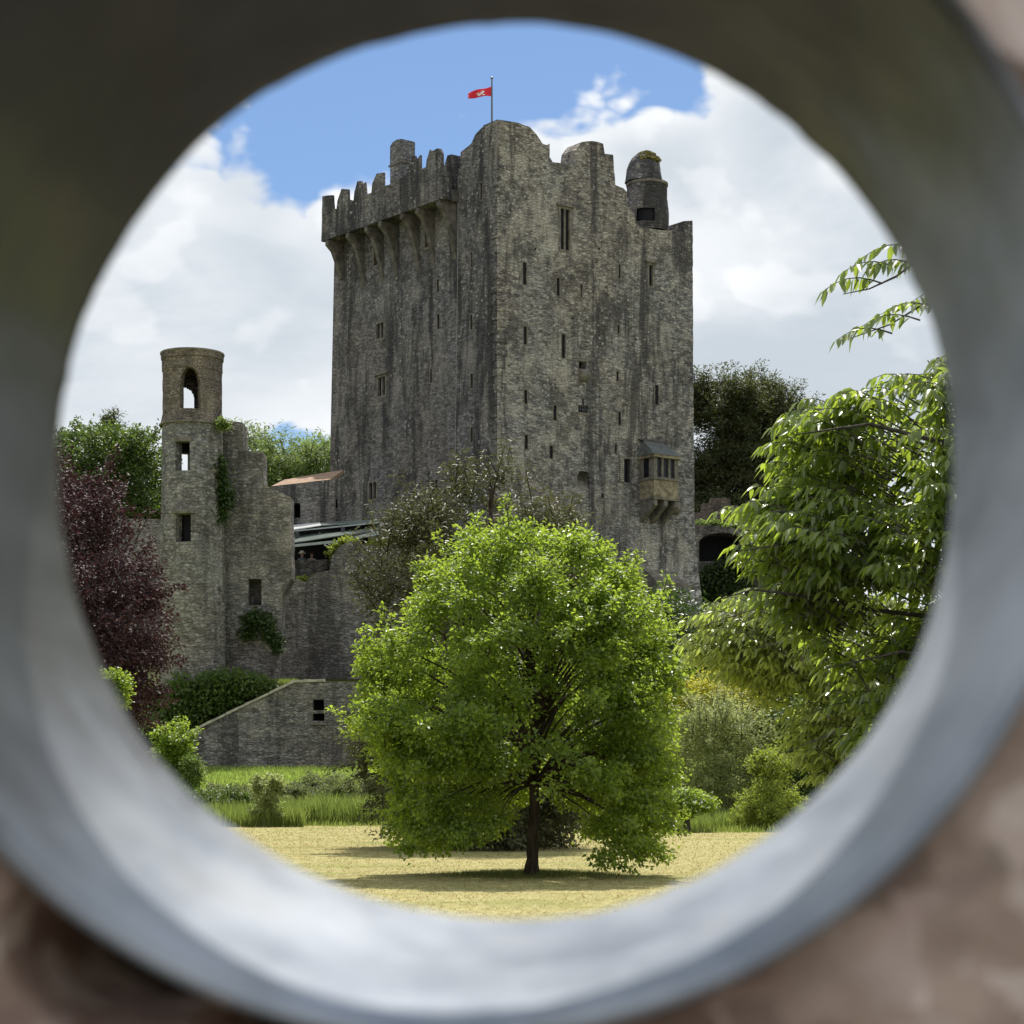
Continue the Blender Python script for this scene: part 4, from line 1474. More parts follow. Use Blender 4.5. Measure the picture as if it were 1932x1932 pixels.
def tree(name, label, Y, rows, trunk, r_trunk, n_cl, per, sig, L, W, leaf, bark, group=None, cat='tree', n_limb=40, seed=0, gap=0.3, noise_f=0.55, depth=1.0,
         droop=0.0, upb=0.5, long=False, shell=0.5, flat=0.7, bottom=None, base_z=None, outb=0.5, sides=6, sprigs=0):
    """trunk: picture points from the foot up"""
    pts = [P(x, y, Y) for x, y in trunk]
    if base_z is not None:
        pts[0].z = base_z
    root = empty(name, tuple(pts[0]), label, cat, group)
    c, nrm = spread(rows, Y, n_cl, depth, shell, noise_f, gap, seed, bottom)
    mb = MB()
    n = len(pts)
    path = []
    for i in range(n - 1):
        for k in range(4):
            u = k / 4
            path.append(pts[i].lerp(pts[i + 1], u) + Vector((mnoise.noise(pts[i] * 0.7 + Vector((k, 0, 0))), mnoise.noise(pts[i] * 0.7 + Vector((0, k, 3))), 0)) * r_trunk * 0.25 * (1 if i + k else 0))
    path.append(pts[-1])
    m = len(path)
    rad = [r_trunk * ((1.35 if k == 0 else 1.08 if k == 1 else 1.0) * (1 - 0.8 * k / (m - 1))) for k in range(m)]
    mb.tube(path, rad, bark, 10)
    zs = [p.z for p in path]
    z_lo, z_hi = zs[0] + (zs[-1] - zs[0]) * 0.35, zs[-1]

    def start(t):
        want = t[2] - math.hypot(t[0] - pts[0].x, t[1] - pts[0].y) * 0.7
        want = min(max(want, z_lo), z_hi)
        i = min(range(m), key=lambda q: abs(zs[q] - want))
        return path[i]
    if n_limb:
        idx = rng.choice(len(c), min(n_limb, len(c)), replace=False)
        limbs(mb, start, [c[i] for i in idx], r_trunk * 0.42, bark, sides=sides)
    if sprigs:
        # leafy shoots standing out beyond the outline
        cen = c.mean(0)
        rr = np.linalg.norm((c - cen) / np.array([1, 1, 1.1]), axis=1)
        outer = np.argsort(rr)[-len(c) // 2:]
        extra, en = [], []
        for i in rng.choice(outer, sprigs):
            d = unit(nrm[i] + np.array([0, 0, 0.35]) + rng.normal(0, 0.35, 3))
            ln = rng.uniform(2.0, 4.8) * sig
            mb.tube([c[i], c[i] + d * ln * 0.6, c[i] + d * ln], [0.012 * sig / 0.125, 0.008 * sig / 0.125, 0.004 * sig / 0.125], bark, 4, cap=False)
            for k in range(4):
                extra.append(c[i] + d * ln * (0.45 + 0.2 * k))
                en.append(d)
        e_c, e_n = np.array(extra), np.array(en)
    mb.build('trunk', root, smooth=True)
    if sprigs:
        # same crown mesh: fold the shoots in as thinner clumps
        c = np.concatenate([c] + [e_c])
        nrm = np.concatenate([nrm] + [e_n])
        w = np.concatenate([np.full(len(c) - len(e_c), per), np.full(len(e_c), 14)])
        sg = np.concatenate([np.full(len(c) - len(e_c), sig), np.full(len(e_c), 0.4 * sig)])
        crown('crown', c, nrm, w, sg, L, W, leaf, root, droop, upb, long, outb, flat)
    else:
        crown('crown', c, nrm, per, sig, L, W, leaf, root, droop, upb, long, outb, flat)
    return root


LIME = leaf_mat('lime_leaf', (0.046, 0.084, 0.014), (0.150, 0.210, 0.036), (0.47, 0.63, 0.065), 0.44, 0.40, 0.45)
OLIVE = leaf_mat('olive_needle', (0.028, 0.037, 0.014), (0.11, 0.112, 0.048), (0.14, 0.15, 0.05), 0.27, 0.5, 0.4)
BEECH = leaf_mat('copper_leaf', (0.024, 0.013, 0.016), (0.078, 0.043, 0.047), (0.08, 0.028, 0.034), 0.2, 0.6, 0.2)
GREEN = leaf_mat('mid_green_leaf', (0.045, 0.08, 0.014), (0.10, 0.15, 0.03), (0.16, 0.25, 0.03), 0.35, 0.45, 0.4)
PALE = leaf_mat('pale_green_leaf', (0.10, 0.15, 0.035), (0.20, 0.26, 0.075), (0.26, 0.36, 0.08), 0.42, 0.5, 0.35)
YEW = leaf_mat('yew_needle', (0.024, 0.033, 0.013), (0.088, 0.095, 0.034), (0.13, 0.16, 0.04), 0.3, 0.5, 0.35)
GOLD = leaf_mat('golden_leaf', (0.20, 0.22, 0.02), (0.36, 0.36, 0.04), (0.62, 0.60, 0.06), 0.5, 0.5, 0.35)
SPRING = leaf_mat('yellow_green_leaf', (0.11, 0.15, 0.025), (0.23, 0.27, 0.05), (0.50, 0.60, 0.08), 0.42, 0.5, 0.35)
GREY = leaf_mat('grey_green_leaf', (0.13, 0.155, 0.06), (0.28, 0.31, 0.13), (0.55, 0.62, 0.22), 0.45, 0.5, 0.35)
CHERRY = leaf_mat('cherry_leaf', (0.050, 0.080, 0.018), (0.16, 0.21, 0.045), (0.50, 0.65, 0.07), 0.45, 0.33, 1.0)
HEDGE = leaf_mat('hedge_leaf', (0.07, 0.09, 0.035), (0.17, 0.195, 0.08), (0.30, 0.36, 0.11), 0.4, 0.5, 0.35)
CHERRY2 = leaf_mat('pale_cherry_leaf', (0.075, 0.10, 0.035), (0.19, 0.23, 0.075), (0.58, 0.70, 0.13), 0.45, 0.36, 0.9)
IVY = leaf_mat('ivy_leaf', (0.020, 0.042, 0.010), (0.06, 0.10, 0.020), (0.08, 0.14, 0.02), 0.28, 0.4, 0.45)
BLADE = leaf_mat('grass_blade', (0.12, 0.175, 0.035), (0.30, 0.35, 0.10), (0.34, 0.44, 0.09), 0.4, 0.5, 0.3)
STRAW = leaf_mat('straw_blade', (0.28, 0.22, 0.09), (0.55, 0.46, 0.22), (0.40, 0.32, 0.12), 0.3, 0.6, 0.25)

# the lone lime-green tree on the lawn
rows_main = [(a_, l_ + 10, r_ - 14) for a_, l_, r_ in [(984, 885, 925), (992, 876, 1000), (1002, 880, 1040), (1018, 862, 1062), (1040, 830, 1150), (1070, 812, 1175), (1105, 788, 1205), (1140, 772, 1262), (1160, 745, 1278), (1200, 712, 1272),
             (1235, 690, 1262), (1260, 672, 1280), (1300, 688, 1282), (1340, 676, 1276), (1380, 658, 1288), (1420, 690, 1284), (1460, 712, 1268), (1500, 730, 1252), (1550, 742, 1256), (1590, 752, 1262), (1640, 775, 1250)]]


def main_bottom(x, p, dep):
    # lower edge of the crown: lifted around the trunk, hanging low at the sides
    if 935 < x < 1085 and 1310 < p and dep < 0.3 and random.random() < 0.55:
        return False
    if p < 1490:
        return True
    if x < 880:
        return p < 1605 - abs(x - 800) * 0.35
    if x < 960:
        return p < 1565 + random.uniform(-10, 12)
    if x < 1110:
        return p < 1520 + random.uniform(-20, 15) and dep > -0.2
    return p < 1618 and (p < 1540 or random.random() < 0.55)


tree('lawn_tree', 'round lime-green broadleaf tree standing alone at the middle of the mown lawn', 34.0, rows_main,
     [(1003, 1659), (1006, 1560), (1013, 1400), (1008, 1280), (1000, 1150)], 0.118, 1250, 84, 0.115, 0.088, 0.056, LIME, BARK, n_limb=150, seed=1, gap=0.07, noise_f=1.2,
     droop=0.12, upb=0.45, shell=0.5, bottom=main_bottom, base_z=0.0, sprigs=260)

# dark spreading tree right behind it
rows_dark = [(905, 905, 945), (925, 850, 965), (950, 800, 1040), (980, 765, 1062), (1010, 745, 1080), (1060, 712, 1085), (1090, 690, 1090), (1120, 700, 1100), (1200, 720, 1100), (1300, 700, 1100),
             (1420, 688, 1100), (1460, 690, 1100), (1500, 705, 1110), (1540, 715, 1100), (1575, 760, 1090), (1600, 800, 1060)]
tree('dark_tree', 'dark olive spreading tree half hidden behind the lime-green tree', 49.0, rows_dark, [(965, 1603), (965, 1500), (950, 1250), (925, 960)], 0.27, 760, 95, 0.23, 0.15, 0.05, OLIVE, BARK,
     n_limb=45, seed=2, gap=0.12, noise_f=0.9, droop=0.25, upb=0.55, shell=0.5, base_z=0.0, flat=0.5, sprigs=320)

# copper beech at the left
rows_beech = [(a_, l_, r_ - 24) for a_, l_, r_ in [(640, -260, -120), (720, -380, -20), (800, -440, 60), (878, -460, 140), (892, -460, 190), (925, -470, 222), (960, -480, 240), (1000, -480, 250), (1030, -480, 285), (1060, -480, 300), (1110, -480, 312), (1200, -470, 318), (1260, -460, 318), (1310, -440, 305), (1350, -420, 288), (1400, -400, 262), (1470, -360, 240)]]  # crown's unseen left side extended to darken reflections in the pipe
tree('copper_beech', 'dark purple copper beech left of the round tower', 60.0, rows_beech, [(-70, 1590), (-70, 1400), (-80, 800)], 0.45, 2300, 80, 0.25, 0.13, 0.085, BEECH, BARK_G,
     n_limb=60, seed=3, gap=0.2, noise_f=0.8, upb=0.45, shell=0.5, sprigs=320)

# trees behind the castle on the left
rows_lt = [(812, 170, 235), (822, 140, 265), (840, 108, 290), (870, 90, 304), (920, 80, 318), (960, 80, 320), (990, 90, 320)]
tree('broadleaf_tree', 'rounded mid-green tree behind the old wall left of the round tower', 140.0, rows_lt, [(215, 1020), (215, 930), (210, 850)], 0.4, 330, 90, 0.42, 0.26, 0.17, GREEN, BARK_G,
     n_limb=30, seed=4, gap=0.2, noise_f=0.5, upb=0.5, sprigs=120)
tree('pine_tree', 'small dark conifer tip poking above the rounded green tree', 190.0, [(778, 212, 219), (790, 205, 226), (800, 200, 232), (812, 194, 238), (835, 192, 240), (870, 190, 242)], [(216, 960), (216, 780)], 0.25, 90, 60, 0.3, 0.4, 0.12, YEW, BARK,
     n_limb=12, seed=5, gap=0.3, noise_f=0.4, upb=0.3)
rows_pale = [(808, 512, 530), (822, 478, 545), (835, 466, 600), (845, 462, 622), (870, 455, 650), (905, 450, 650), (940, 450, 650)]
tree('feathery_tree', 'pale feathery light-green tree between the round tower and the keep', 160.0, rows_pale, [(545, 960), (545, 900), (530, 830)], 0.35, 260, 70, 0.5, 0.36, 0.12, PALE, BARK_G,
     n_limb=40, seed=6, gap=0.15, noise_f=0.5, upb=0.6, droop=0.2, sprigs=160)
# yews behind the keep on the right
rows_y1 = [(728, 1320, 1375), (742, 1310, 1415), (765, 1298, 1440), (800, 1290, 1450), (860, 1285, 1455), (950, 1285, 1450), (1000, 1290, 1445)]
tree('yew_tree', 'tall dark yew close to the right edge of the keep', 150.0, rows_y1, [(1370, 1030), (1370, 900), (1365, 760)], 0.5, 520, 130, 0.42, 0.30, 0.10, YEW, BARK, group='dark yews behind the keep',
     n_limb=40, seed=7, gap=0.15, noise_f=0.4, upb=0.5, shell=0.45, sprigs=260)
rows_y2 = [(722, 1415, 1442), (735, 1398, 1470), (752, 1385, 1500), (775, 1380, 1530), (830, 1380, 1560), (900, 1385, 1580), (1000, 1390, 1590)]
tree('yew_tree', 'broad dark yew half covered by the cherry leaves, farther right from the keep', 154.0, rows_y2, [(1470, 1030), (1470, 900), (1455, 750)], 0.5, 560, 130, 0.42, 0.30, 0.10, YEW, BARK, group='dark yews behind the keep',
     n_limb=40, seed=8, gap=0.15, noise_f=0.4, upb=0.5, shell=0.45, sprigs=260)

# garden trees and shrubs at the right of the lawn
tree('golden_tree', 'bright golden-yellow shrub tree behind the right side of the lime-green tree', 76.0,
     [(1272, 1335, 1365), (1285, 1318, 1440), (1300, 1300, 1455), (1325, 1284, 1460), (1360, 1275, 1465), (1400, 1280, 1460)], [(1370, 1560), (1370, 1320)], 0.14, 260, 80, 0.24, 0.13, 0.085, GOLD, BARK,
     n_limb=20, seed=9, gap=0.2, noise_f=0.9, upb=0.8, flat=0.4, sprigs=90)
tree('grey_green_tree', 'loose grey-green bush below the golden tree at the lawn edge', 73.0,
     [(1345, 1300, 1400), (1375, 1270, 1430), (1420, 1250, 1448), (1470, 1240, 1452), (1510, 1245, 1445), (1535, 1262, 1420)], [(1350, 1562), (1348, 1400)], 0.12, 420, 75, 0.22, 0.11, 0.06, GREY, BARK_G,
     n_limb=40, seed=10, gap=0.22, noise_f=1.1, upb=0.55, cat='bush', sprigs=160)
tree('columnar_bush', 'upright yellow-green bush tapering to a point beside the tall grass', 66.0,
     [(1422, 1452, 1460), (1440, 1440, 1470), (1465, 1428, 1482), (1500, 1418, 1492), (1540, 1412, 1496)], [(1455, 1566), (1455, 1440)], 0.08, 80, 55, 0.15, 0.10, 0.05, SPRING, BARK,
     n_limb=15, seed=11, gap=0.25, noise_f=1.6, upb=0.3, cat='bush', sprigs=170)
tree('sapling', 'young pale sapling with a bare grey stem on the right of the lawn', 64.6,
     [(1496, 1262, 1318), (1505, 1252, 1334), (1518, 1250, 1338), (1530, 1258, 1322), (1538, 1262, 1312)], [(1296, 1571), (1297, 1540), (1296, 1508)], 0.13, 85, 55, 0.15, 0.13, 0.09, LIME, BARK_G,
     n_limb=18, seed=12, gap=0.4, upb=0.8, flat=0.5)
tree('dark_bush', 'dense dark bush under the cherry branches at the right end of the lawn', 74.0,
     [(1330, 1440, 1700), (1380, 1430, 1760), (1440, 1440, 1780), (1500, 1470, 1780), (1545, 1490, 1780)], [(1600, 1562), (1600, 1400)], 0.2, 420, 70, 0.34, 0.16, 0.10, GREEN, BARK,
     n_limb=25, seed=13, gap=0.3, upb=0.5, cat='bush')
tree('shade_tree', 'dark green tree against the rock at the foot of the keep', 90.0,
     [(1120, 1240, 1320), (1160, 1220, 1380), (1210, 1210, 1470), (1260, 1215, 1560), (1330, 1220, 1600), (1400, 1225, 1600)], [(1360, 1500), (1360, 1200)], 0.25, 300, 80, 0.42, 0.22, 0.13, IVY, BARK,
     n_limb=25, seed=14, gap=0.3, upb=0.5)

# shrubs at the left of the lawn
tree('round_shrub', 'bright leafy shrub at the left end of the retaining wall', 84.0,
     [(1390, 318, 345), (1402, 304, 356), (1425, 300, 358), (1450, 308, 355), (1478, 320, 352)], [(335, 1490), (333, 1430)], 0.08, 80, 60, 0.17, 0.13, 0.09, LIME, BARK, n_limb=10, seed=15, gap=0.3, noise_f=1.2, upb=0.6, cat='shrub', sprigs=60)
tree('small_shrub', 'little pale shrub on the grass beside the bright leafy shrub', 83.0,
     [(1432, 350, 368), (1445, 345, 376), (1465, 342, 378), (1485, 345, 370)], [(360, 1492), (360, 1450)], 0.05, 60, 60, 0.14, 0.11, 0.07, PALE, BARK, n_limb=6, seed=16, gap=0.5, upb=0.6, cat='shrub')
tree('yellow_shrub', 'small yellow-green shrub in front of the copper beech by the pipe rim', 52.0,
     [(1266, 200, 226), (1280, 190, 234), (1300, 180, 236), (1330, 180, 230)], [(205, 1590), (208, 1300)], 0.05, 60, 60, 0.11, 0.10, 0.07, LIME, BARK, n_limb=6, seed=17, gap=0.5, upb=0.6, cat='shrub')
tree('young_tree', 'small young tree among the tall grass on the left', 72.0,
     [(1486, 488, 512), (1496, 480, 522), (1512, 482, 520), (1530, 488, 516), (1552, 490, 512)], [(500, 1560), (500, 1500)], 0.06, 36, 50, 0.12, 0.10, 0.07, GREY, BARK, n_limb=8, seed=18, gap=0.4, upb=0.6, cat='shrub', sprigs=50)
hedges = [([(1500, 350, 400), (1510, 340, 450), (1522, 345, 470)], 'low dark bramble mound at the left end of the hedge row', 76.5),
          ([(1488, 430, 540), (1498, 400, 575), (1512, 395, 585)], 'low grey-green hedge mound left of the middle of the row', 80.0),
          ([(1484, 545, 620), (1494, 525, 645), (1508, 515, 655)], 'grey-green hedge mound in front of the retaining wall niche', 81.0),
          ([(1460, 630, 700), (1472, 595, 745), (1492, 585, 760), (1512, 590, 770)], 'tallest grey-green hedge mound beside the lime-green tree', 82.0)]
for k, (rw, lb, Y) in enumerate(hedges):
    xm = (rw[-1][1] + rw[-1][2]) / 2
    tree('hedge_shrub', lb, Y, rw, [(xm, 1540), (xm, 1495)], 0.05, 150, 70, 0.13, 0.11, 0.06, HEDGE if k else GREEN, BARK, group='hedge shrubs below the retaining wall', n_limb=8, seed=20 + k, gap=0.3, noise_f=1.0, upb=0.5, cat='shrub', depth=0.9, sprigs=220)

# ivy and creepers on the ruins
def creeper(name, label, blobs, Y, n, leaf, L=0.2, cat='ivy', dep=0.25, sig=0.25, per=70, kind=None):
    cs, ns = [], []
    for (x, y, rx, ry) in blobs:
        for k in range(n):
            a, r = rng.random() * 6.283, rng.random() ** 0.5
            q = P(x + rx * r * math.cos(a), y + ry * r * math.sin(a), Y)
            q.y += rng.uniform(-dep, dep * 0.3)
            cs.append(q)
            ns.append((0, -0.8, 0.4))
    base = P(blobs[0][0], blobs[0][1] + blobs[0][3], Y)
    root = empty(name, base, label, cat)
    crown('leaves', np.array(cs), np.array(ns), per, sig, L, L * 0.7, leaf, root, droop=0.4, upb=0.3)
    return root


creeper('ivy', 'dark ivy hanging in the angle between round tower and stepped ruin', [(414, 905, 14, 40), (410, 955, 12, 35), (404, 880, 10, 20), (425, 940, 8, 20)], 99.7, 22, IVY, 0.2, per=40, sig=0.16)
creeper('ivy', 'dark ivy patch on the curtain wall under the square opening', [(495, 1170, 30, 14), (510, 1192, 18, 22), (475, 1172, 12, 10), (520, 1215, 6, 16), (468, 1190, 6, 14)], 100.5, 9, IVY, 0.19, per=34, sig=0.15)
creeper('creeper', 'green tuft growing at the foot of the tower lookout', [(421, 800, 6, 7)], 99.2, 14, PALE, 0.16, per=30, sig=0.12)
creeper('ivy', 'small ivy tuft on the left of the oriel roof', [(1197, 848, 5, 9)], 118.6, 12, IVY, 0.2, per=30, sig=0.12)
creeper('ivy', 'ivy hanging over the arched wall at the right foot of the keep', [(1370, 1090, 46, 34), (1355, 1115, 30, 20), (1405, 1060, 18, 26)], 126.7, 40, IVY, 0.24, per=50, sig=0.3)
creeper('weeds', 'sunlit weeds along the top of the arched wall', [(1335, 990, 22, 3), (1375, 996, 24, 3), (1412, 1003, 20, 4)], 128.0, 16, PALE, 0.22, per=40, sig=0.16)
creeper('weeds', 'dry yellow weeds crowning the broken curtain wall', [(655, 1025, 20, 3), (700, 1030, 26, 4), (745, 1026, 26, 4), (633, 1040, 5, 10)], 104.7, 14, SPRING, 0.18, per=30, sig=0.13)
creeper('weeds', 'yellow weeds on the low ledge of the curtain wall', [(560, 1096, 14, 3), (585, 1094, 14, 4)], 104.6, 12, SPRING, 0.16, per=26, sig=0.11)
creeper('bramble_bank', 'leafy bramble bank above the sloping coping', [(400, 1300, 70, 22), (360, 1340, 55, 26), (440, 1290, 45, 14), (330, 1370, 40, 20), (475, 1296, 20, 9), (420, 1325, 40, 16)], 98.7, 60, GREEN, 0.2, 'bramble', dep=1.0, sig=0.28, per=70)
creeper('bramble_bank', 'shaded ivy bank between the copper beech and the sloping coping', [(330, 1340, 40, 40), (310, 1390, 40, 30), (370, 1360, 50, 20)], 99.4, 50, IVY, 0.2, 'bramble', dep=0.6, sig=0.28, per=60)

# the cherry trees: leaves hang along arching twigs
def cherry(name, label, Y, tips, trunk, r_trunk, limb_pts, L, W, leaf, spacing, twig_len, base_z=0.0, group=None):
    pts = [P(x, y, Y) for x, y in trunk]
    pts[0].z = base_z
    root = empty(name, tuple(pts[0]), label, 'tree', group)
    mb = MB()
    mb.tube(pts, [r_trunk * (1.2 - 0.75 * k / (len(pts) - 1)) for k in range(len(pts))], BARK_G, 12)
    for lp, r in limb_pts:
        q = [P(x, y, Yl) for x, y, Yl in lp]
        mb.tube(q, [r * (1 - 0.85 * k / (len(q) - 1)) for k in range(len(q))], BARK_G, 6)
    pos, ax, nor, tint = [], [], [], []
    for (tip, back) in tips:
        # tip: free end, back: direction towards the wood
        tip, back = Vector(tip), Vector(back).normalized()
        ln = twig_len * random.uniform(0.6, 1.25)
        base = tip + back * ln + Vector((0, 0, -0.05 * ln))
        nseg = 5
        path = []
        for k in range(nseg + 1):
            u = k / nseg
            p = base.lerp(tip, u) + Vector((0, 0, 0.22 * ln * math.sin(math.pi * u * 0.8)))
            path.append(p)
        mb.tube(path, [0.007 * (1.2 - 0.9 * k / nseg) * (L / 0.12) for k in range(nseg + 1)], BARK_G, 4, cap=False)
        tt = random.random()
        nl = max(4, int(ln / spacing))
        for k in range(nl):
            u = 0.12 + 0.88 * (k + 0.5) / nl
            i = min(nseg - 1, int(u * nseg))
            f = u * nseg - i
            p = path[i].lerp(path[i + 1], f)
            d = (path[i + 1] - path[i]).normalized()
            sd = d.cross(Vector((0, 0, 1))).normalized() * (1 if k % 2 else -1)
            a = d * random.uniform(0.2, 0.8) + sd * random.uniform(0.2, 1.1) + Vector((0, 0, -random.uniform(0.1, 1.1)))
            pos.append(p)
            ax.append(a + Vector((random.gauss(0, .28), random.gauss(0, .28), random.gauss(0, .25))))
            nor.append(sd * 0.35 + Vector((random.gauss(0, .5), -0.25 + random.gauss(0, .5), 0.8)))
            tint.append(min(1, max(0, 0.25 * u + 0.45 * tt + 0.4 * random.random())))
        a = (path[-1] - path[-2]).normalized()
        pos.append(path[-1]); ax.append(a + Vector((0, 0, -0.5))); nor.append(Vector((0, -0.1, 1))); tint.append(1.0)
    mb.build('trunk', root, smooth=True)
    n = len(pos)
    ax = np.array([tuple(v) for v in ax])
    nor = np.array([tuple(v) for v in nor])
    ax = unit(ax)
    nor = unit(nor - ax * np.sum(nor * ax, 1, keepdims=True))
    leaves('crown', np.array([tuple(v) for v in pos]), ax, nor, L * rng.uniform(0.7, 1.2, n), W * rng.uniform(0.8, 1.15, n), leaf, root, np.array(tint), True)
    return root


def cherry_tips(rows, Y, n, heart, depth, gap=0.25, nf=1.6, seed=3.0):
    c, _ = spread(rows, Y, n, depth, 0.35, nf, gap, seed)
    out = []
    for q in c:
        q = Vector(q)
        b = Vector((heart[0] - q.x, heart[1] - q.y, 0)).normalized() + Vector((0, 0, random.uniform(-0.25, 0.15))) + Vector((random.gauss(0, .3), random.gauss(0, .4), 0))
        out.append((q, b))
    return out


rows_c = [(300, 1880, 2250), (400, 1830, 2330), (500, 1815, 2380), (600, 1800, 2400), (655, 1745, 2400), (690, 1660, 2250), (730, 1650, 2350), (770, 1500, 2420), (795, 1440, 2450), (830, 1450, 2480), (870, 1418, 2500), (900, 1440, 2500), (950, 1400, 2500), (970, 1340, 2500),  # rows beyond the view added to darken reflections in the pipe
          (1000, 1385, 2500), (1040, 1350, 2500), (1080, 1400, 2500), (1120, 1420, 2480), (1180, 1440, 2450), (1240, 1470, 2400), (1300, 1500, 2350), (1360, 1540, 2300), (1420, 1580, 2350), (1470, 1640, 2350), (1560, 1730, 2350), (1680, 1790, 2330), (1780, 1830, 2300)]
Yc = 15.0
heart = P(1960, 1000, Yc)
tips = cherry_tips(rows_c, Yc, 3900, heart, 0.62, 0.08, 1.3)
tips += [(P(x, y, Y), (1, 0.1, 0.32)) for x, y, Y in [(1556, 562, 14), (1590, 528, 14), (1622, 508, 14.1), (1640, 518, 14), (1700, 512, 14.2), (1580, 655, 13.6), (1625, 632, 13.6), (1660, 610, 13.7), (1720, 585, 13.8)]]
limbs_c = [([(1590, 555, 14), (1640, 545, 14), (1690, 522, 14.1), (1760, 470, 14.2), (1850, 520, 14.4), (1960, 800, 15)], 0.03),
           ([(1600, 640, 13.6), (1680, 612, 13.7), (1740, 575, 13.8), (1800, 560, 14), (1900, 700, 14.6), (1960, 850, 15)], 0.03),
           ([(1360, 1130, 14.6), (1420, 1112, 14.5), (1500, 1122, 14.6), (1640, 1150, 14.8), (1900, 1180, 15)], 0.035),
           ([(1400, 1040, 14.4), (1560, 1010, 14.5), (1750, 1040, 14.8), (1960, 1150, 15)], 0.045),
           ([(1500, 820, 14.2), (1640, 800, 14.3), (1800, 840, 14.6), (1960, 1000, 15)], 0.05),
           ([(1560, 1260, 14.4), (1700, 1230, 14.4), (1850, 1250, 14.8), (1960, 1300, 15)], 0.045),
           ([(1750, 680, 14.8), (1850, 800, 15), (1960, 1050, 15)], 0.05), ([(2300, 800, 15.5), (2150, 900, 15.3), (1965, 1150, 15)], 0.07)]
# limbs run from tip to trunk: thicken towards the trunk
limbs_c = [(list(reversed(l)), r * 0.55) for l, r in limbs_c]
cherry('cherry_tree', 'nearest glossy cherry tree with long drooping leaves filling the right side', Yc, tips, [(1965, 1887), (1962, 1500), (1960, 1250), (1960, 950), (1950, 760)], 0.17, limbs_c, 0.106, 0.039, CHERRY, 0.028, 0.44)

rows_c2 = [(1120, 1400, 1460), (1140, 1340, 1640), (1165, 1300, 1750), (1195, 1282, 1800), (1230, 1275, 1820), (1270, 1300, 1830), (1310, 1400, 1830), (1370, 1450, 1800), (1430, 1470, 1780), (1480, 1500, 1750), (1510, 1520, 1700)]
Yd = 26.0
heart2 = P(1680, 1350, Yd)
tips2 = cherry_tips(rows_c2, Yd, 1300, heart2, 0.7, 0.10, 1.0, 9.0)
limbs_d = [([(1300, 1190, 25), (1420, 1150, 25), (1540, 1180, 25.4), (1680, 1320, 26)], 0.04), ([(1420, 1225, 24.4), (1500, 1205, 24.6), (1600, 1240, 25), (1680, 1380, 26)], 0.04),
           ([(1480, 1420, 24.5), (1580, 1380, 25), (1680, 1430, 26)], 0.04)]
limbs_d = [(list(reversed(l)), r * 0.6) for l, r in limbs_d]
cherry('cherry_tree', 'smaller cherry tree with weeping twigs behind and below the nearest cherry', Yd, tips2, [(1690, 1712), (1685, 1560), (1680, 1400), (1670, 1250)], 0.15, limbs_d, 0.125, 0.045, CHERRY2, 0.042, 0.62)


# ------------------------------------------------------------------ grasses
def blades(name, x, y, z, h, w, mat, lean=0.35, label=None):
    n = len(x)
    a = rng.random(n) * 6.283
    dx, dy = np.cos(a), np.sin(a)
    lx, ly = rng.normal(0, lean, n) * h, rng.normal(0, lean, n) * h
    base = np.stack([x, y, z - 0.02], 1)
    s = np.stack([dx, dy, np.zeros(n)], 1) * w[:, None] * 0.5
    mid = base + np.stack([lx * 0.35, ly * 0.35, h * 0.55], 1)
    tip = base + np.stack([lx, ly, h], 1)
    V = np.stack([base - s, base + s, mid + s * 0.7, mid - s * 0.7, tip], 1).reshape(-1, 3)
    b = np.arange(n)[:, None] * 5
    F = np.concatenate([b + np.array([[0, 1, 2]]), b + np.array([[0, 2, 3]]), b + np.array([[3, 2, 4]])], 1).reshape(-1, 3)
    o = np_mesh(name, V, F, mat, None, np.repeat(rng.random(n), 3))
    tag(o, label, 'grass', kind='stuff')
    return o


def gz(x, y):
    return np.array([ground_h(a, b) for a, b in zip(x, y)])


# uncut tall grass along the far edge of the lawn
def tall_strip(pxa, pxb, y0, y1, n, h0, h1):
    y = rng.uniform(y0, y1, n)
    px = rng.uniform(pxa, pxb, n)
    x = (px - CX) / FPX * y
    return x, y, rng.uniform(h0, h1, n)


parts = [tall_strip(330, 780, 74.5, 79.5, 15000, 0.6, 1.35), tall_strip(380, 572, 71.5, 75, 8000, 0.4, 0.95), tall_strip(1235, 1640, 66.5, 72, 14000, 0.4, 0.95), tall_strip(780, 1240, 75, 80, 6000, 0.5, 1.0), tall_strip(330, 1240, 72.5, 75.5, 2500, 0.06, 0.4), tall_strip(1235, 1640, 63.5, 67, 2200, 0.06, 0.4)]
x = np.concatenate([p[0] for p in parts]); y = np.concatenate([p[1] for p in parts]); h = np.concatenate([p[2] for p in parts])
clump = np.array([0.65 + 0.5 * mnoise.noise(Vector((a * 0.55, b * 0.9, 2.2))) for a, b in zip(x, y)])
h = h * np.clip(clump + 0.15, 0.35, 1.3)
blades('tall_grass', x, y, gz(x, y), h, np.full(len(x), 0.035), BLADE, 0.22, 'tall uncut green grass along the far edge of the lawn')
# greener grass left standing in the shade of the lone tree
n = 9000
tb0 = P(1003, 1659, 34)
x = tb0.x - 0.05 + rng.normal(0, 0.95, n)
y = 34.5 + rng.normal(0, 0.9, n)
blades('shade_grass', x, y, gz(x, y), rng.uniform(0.02, 0.15, n) * np.exp(-((x - tb0.x) / 1.9) ** 2 - ((y - 34.5) / 1.9) ** 2), np.full(n, 0.011), leaf_mat('shade_blade', (0.10, 0.13, 0.03), (0.24, 0.25, 0.08), (0.2, 0.24, 0.06), 0.35, 0.6, 0.2), 0.5, 'longer green grass around the foot of the lime-green tree')
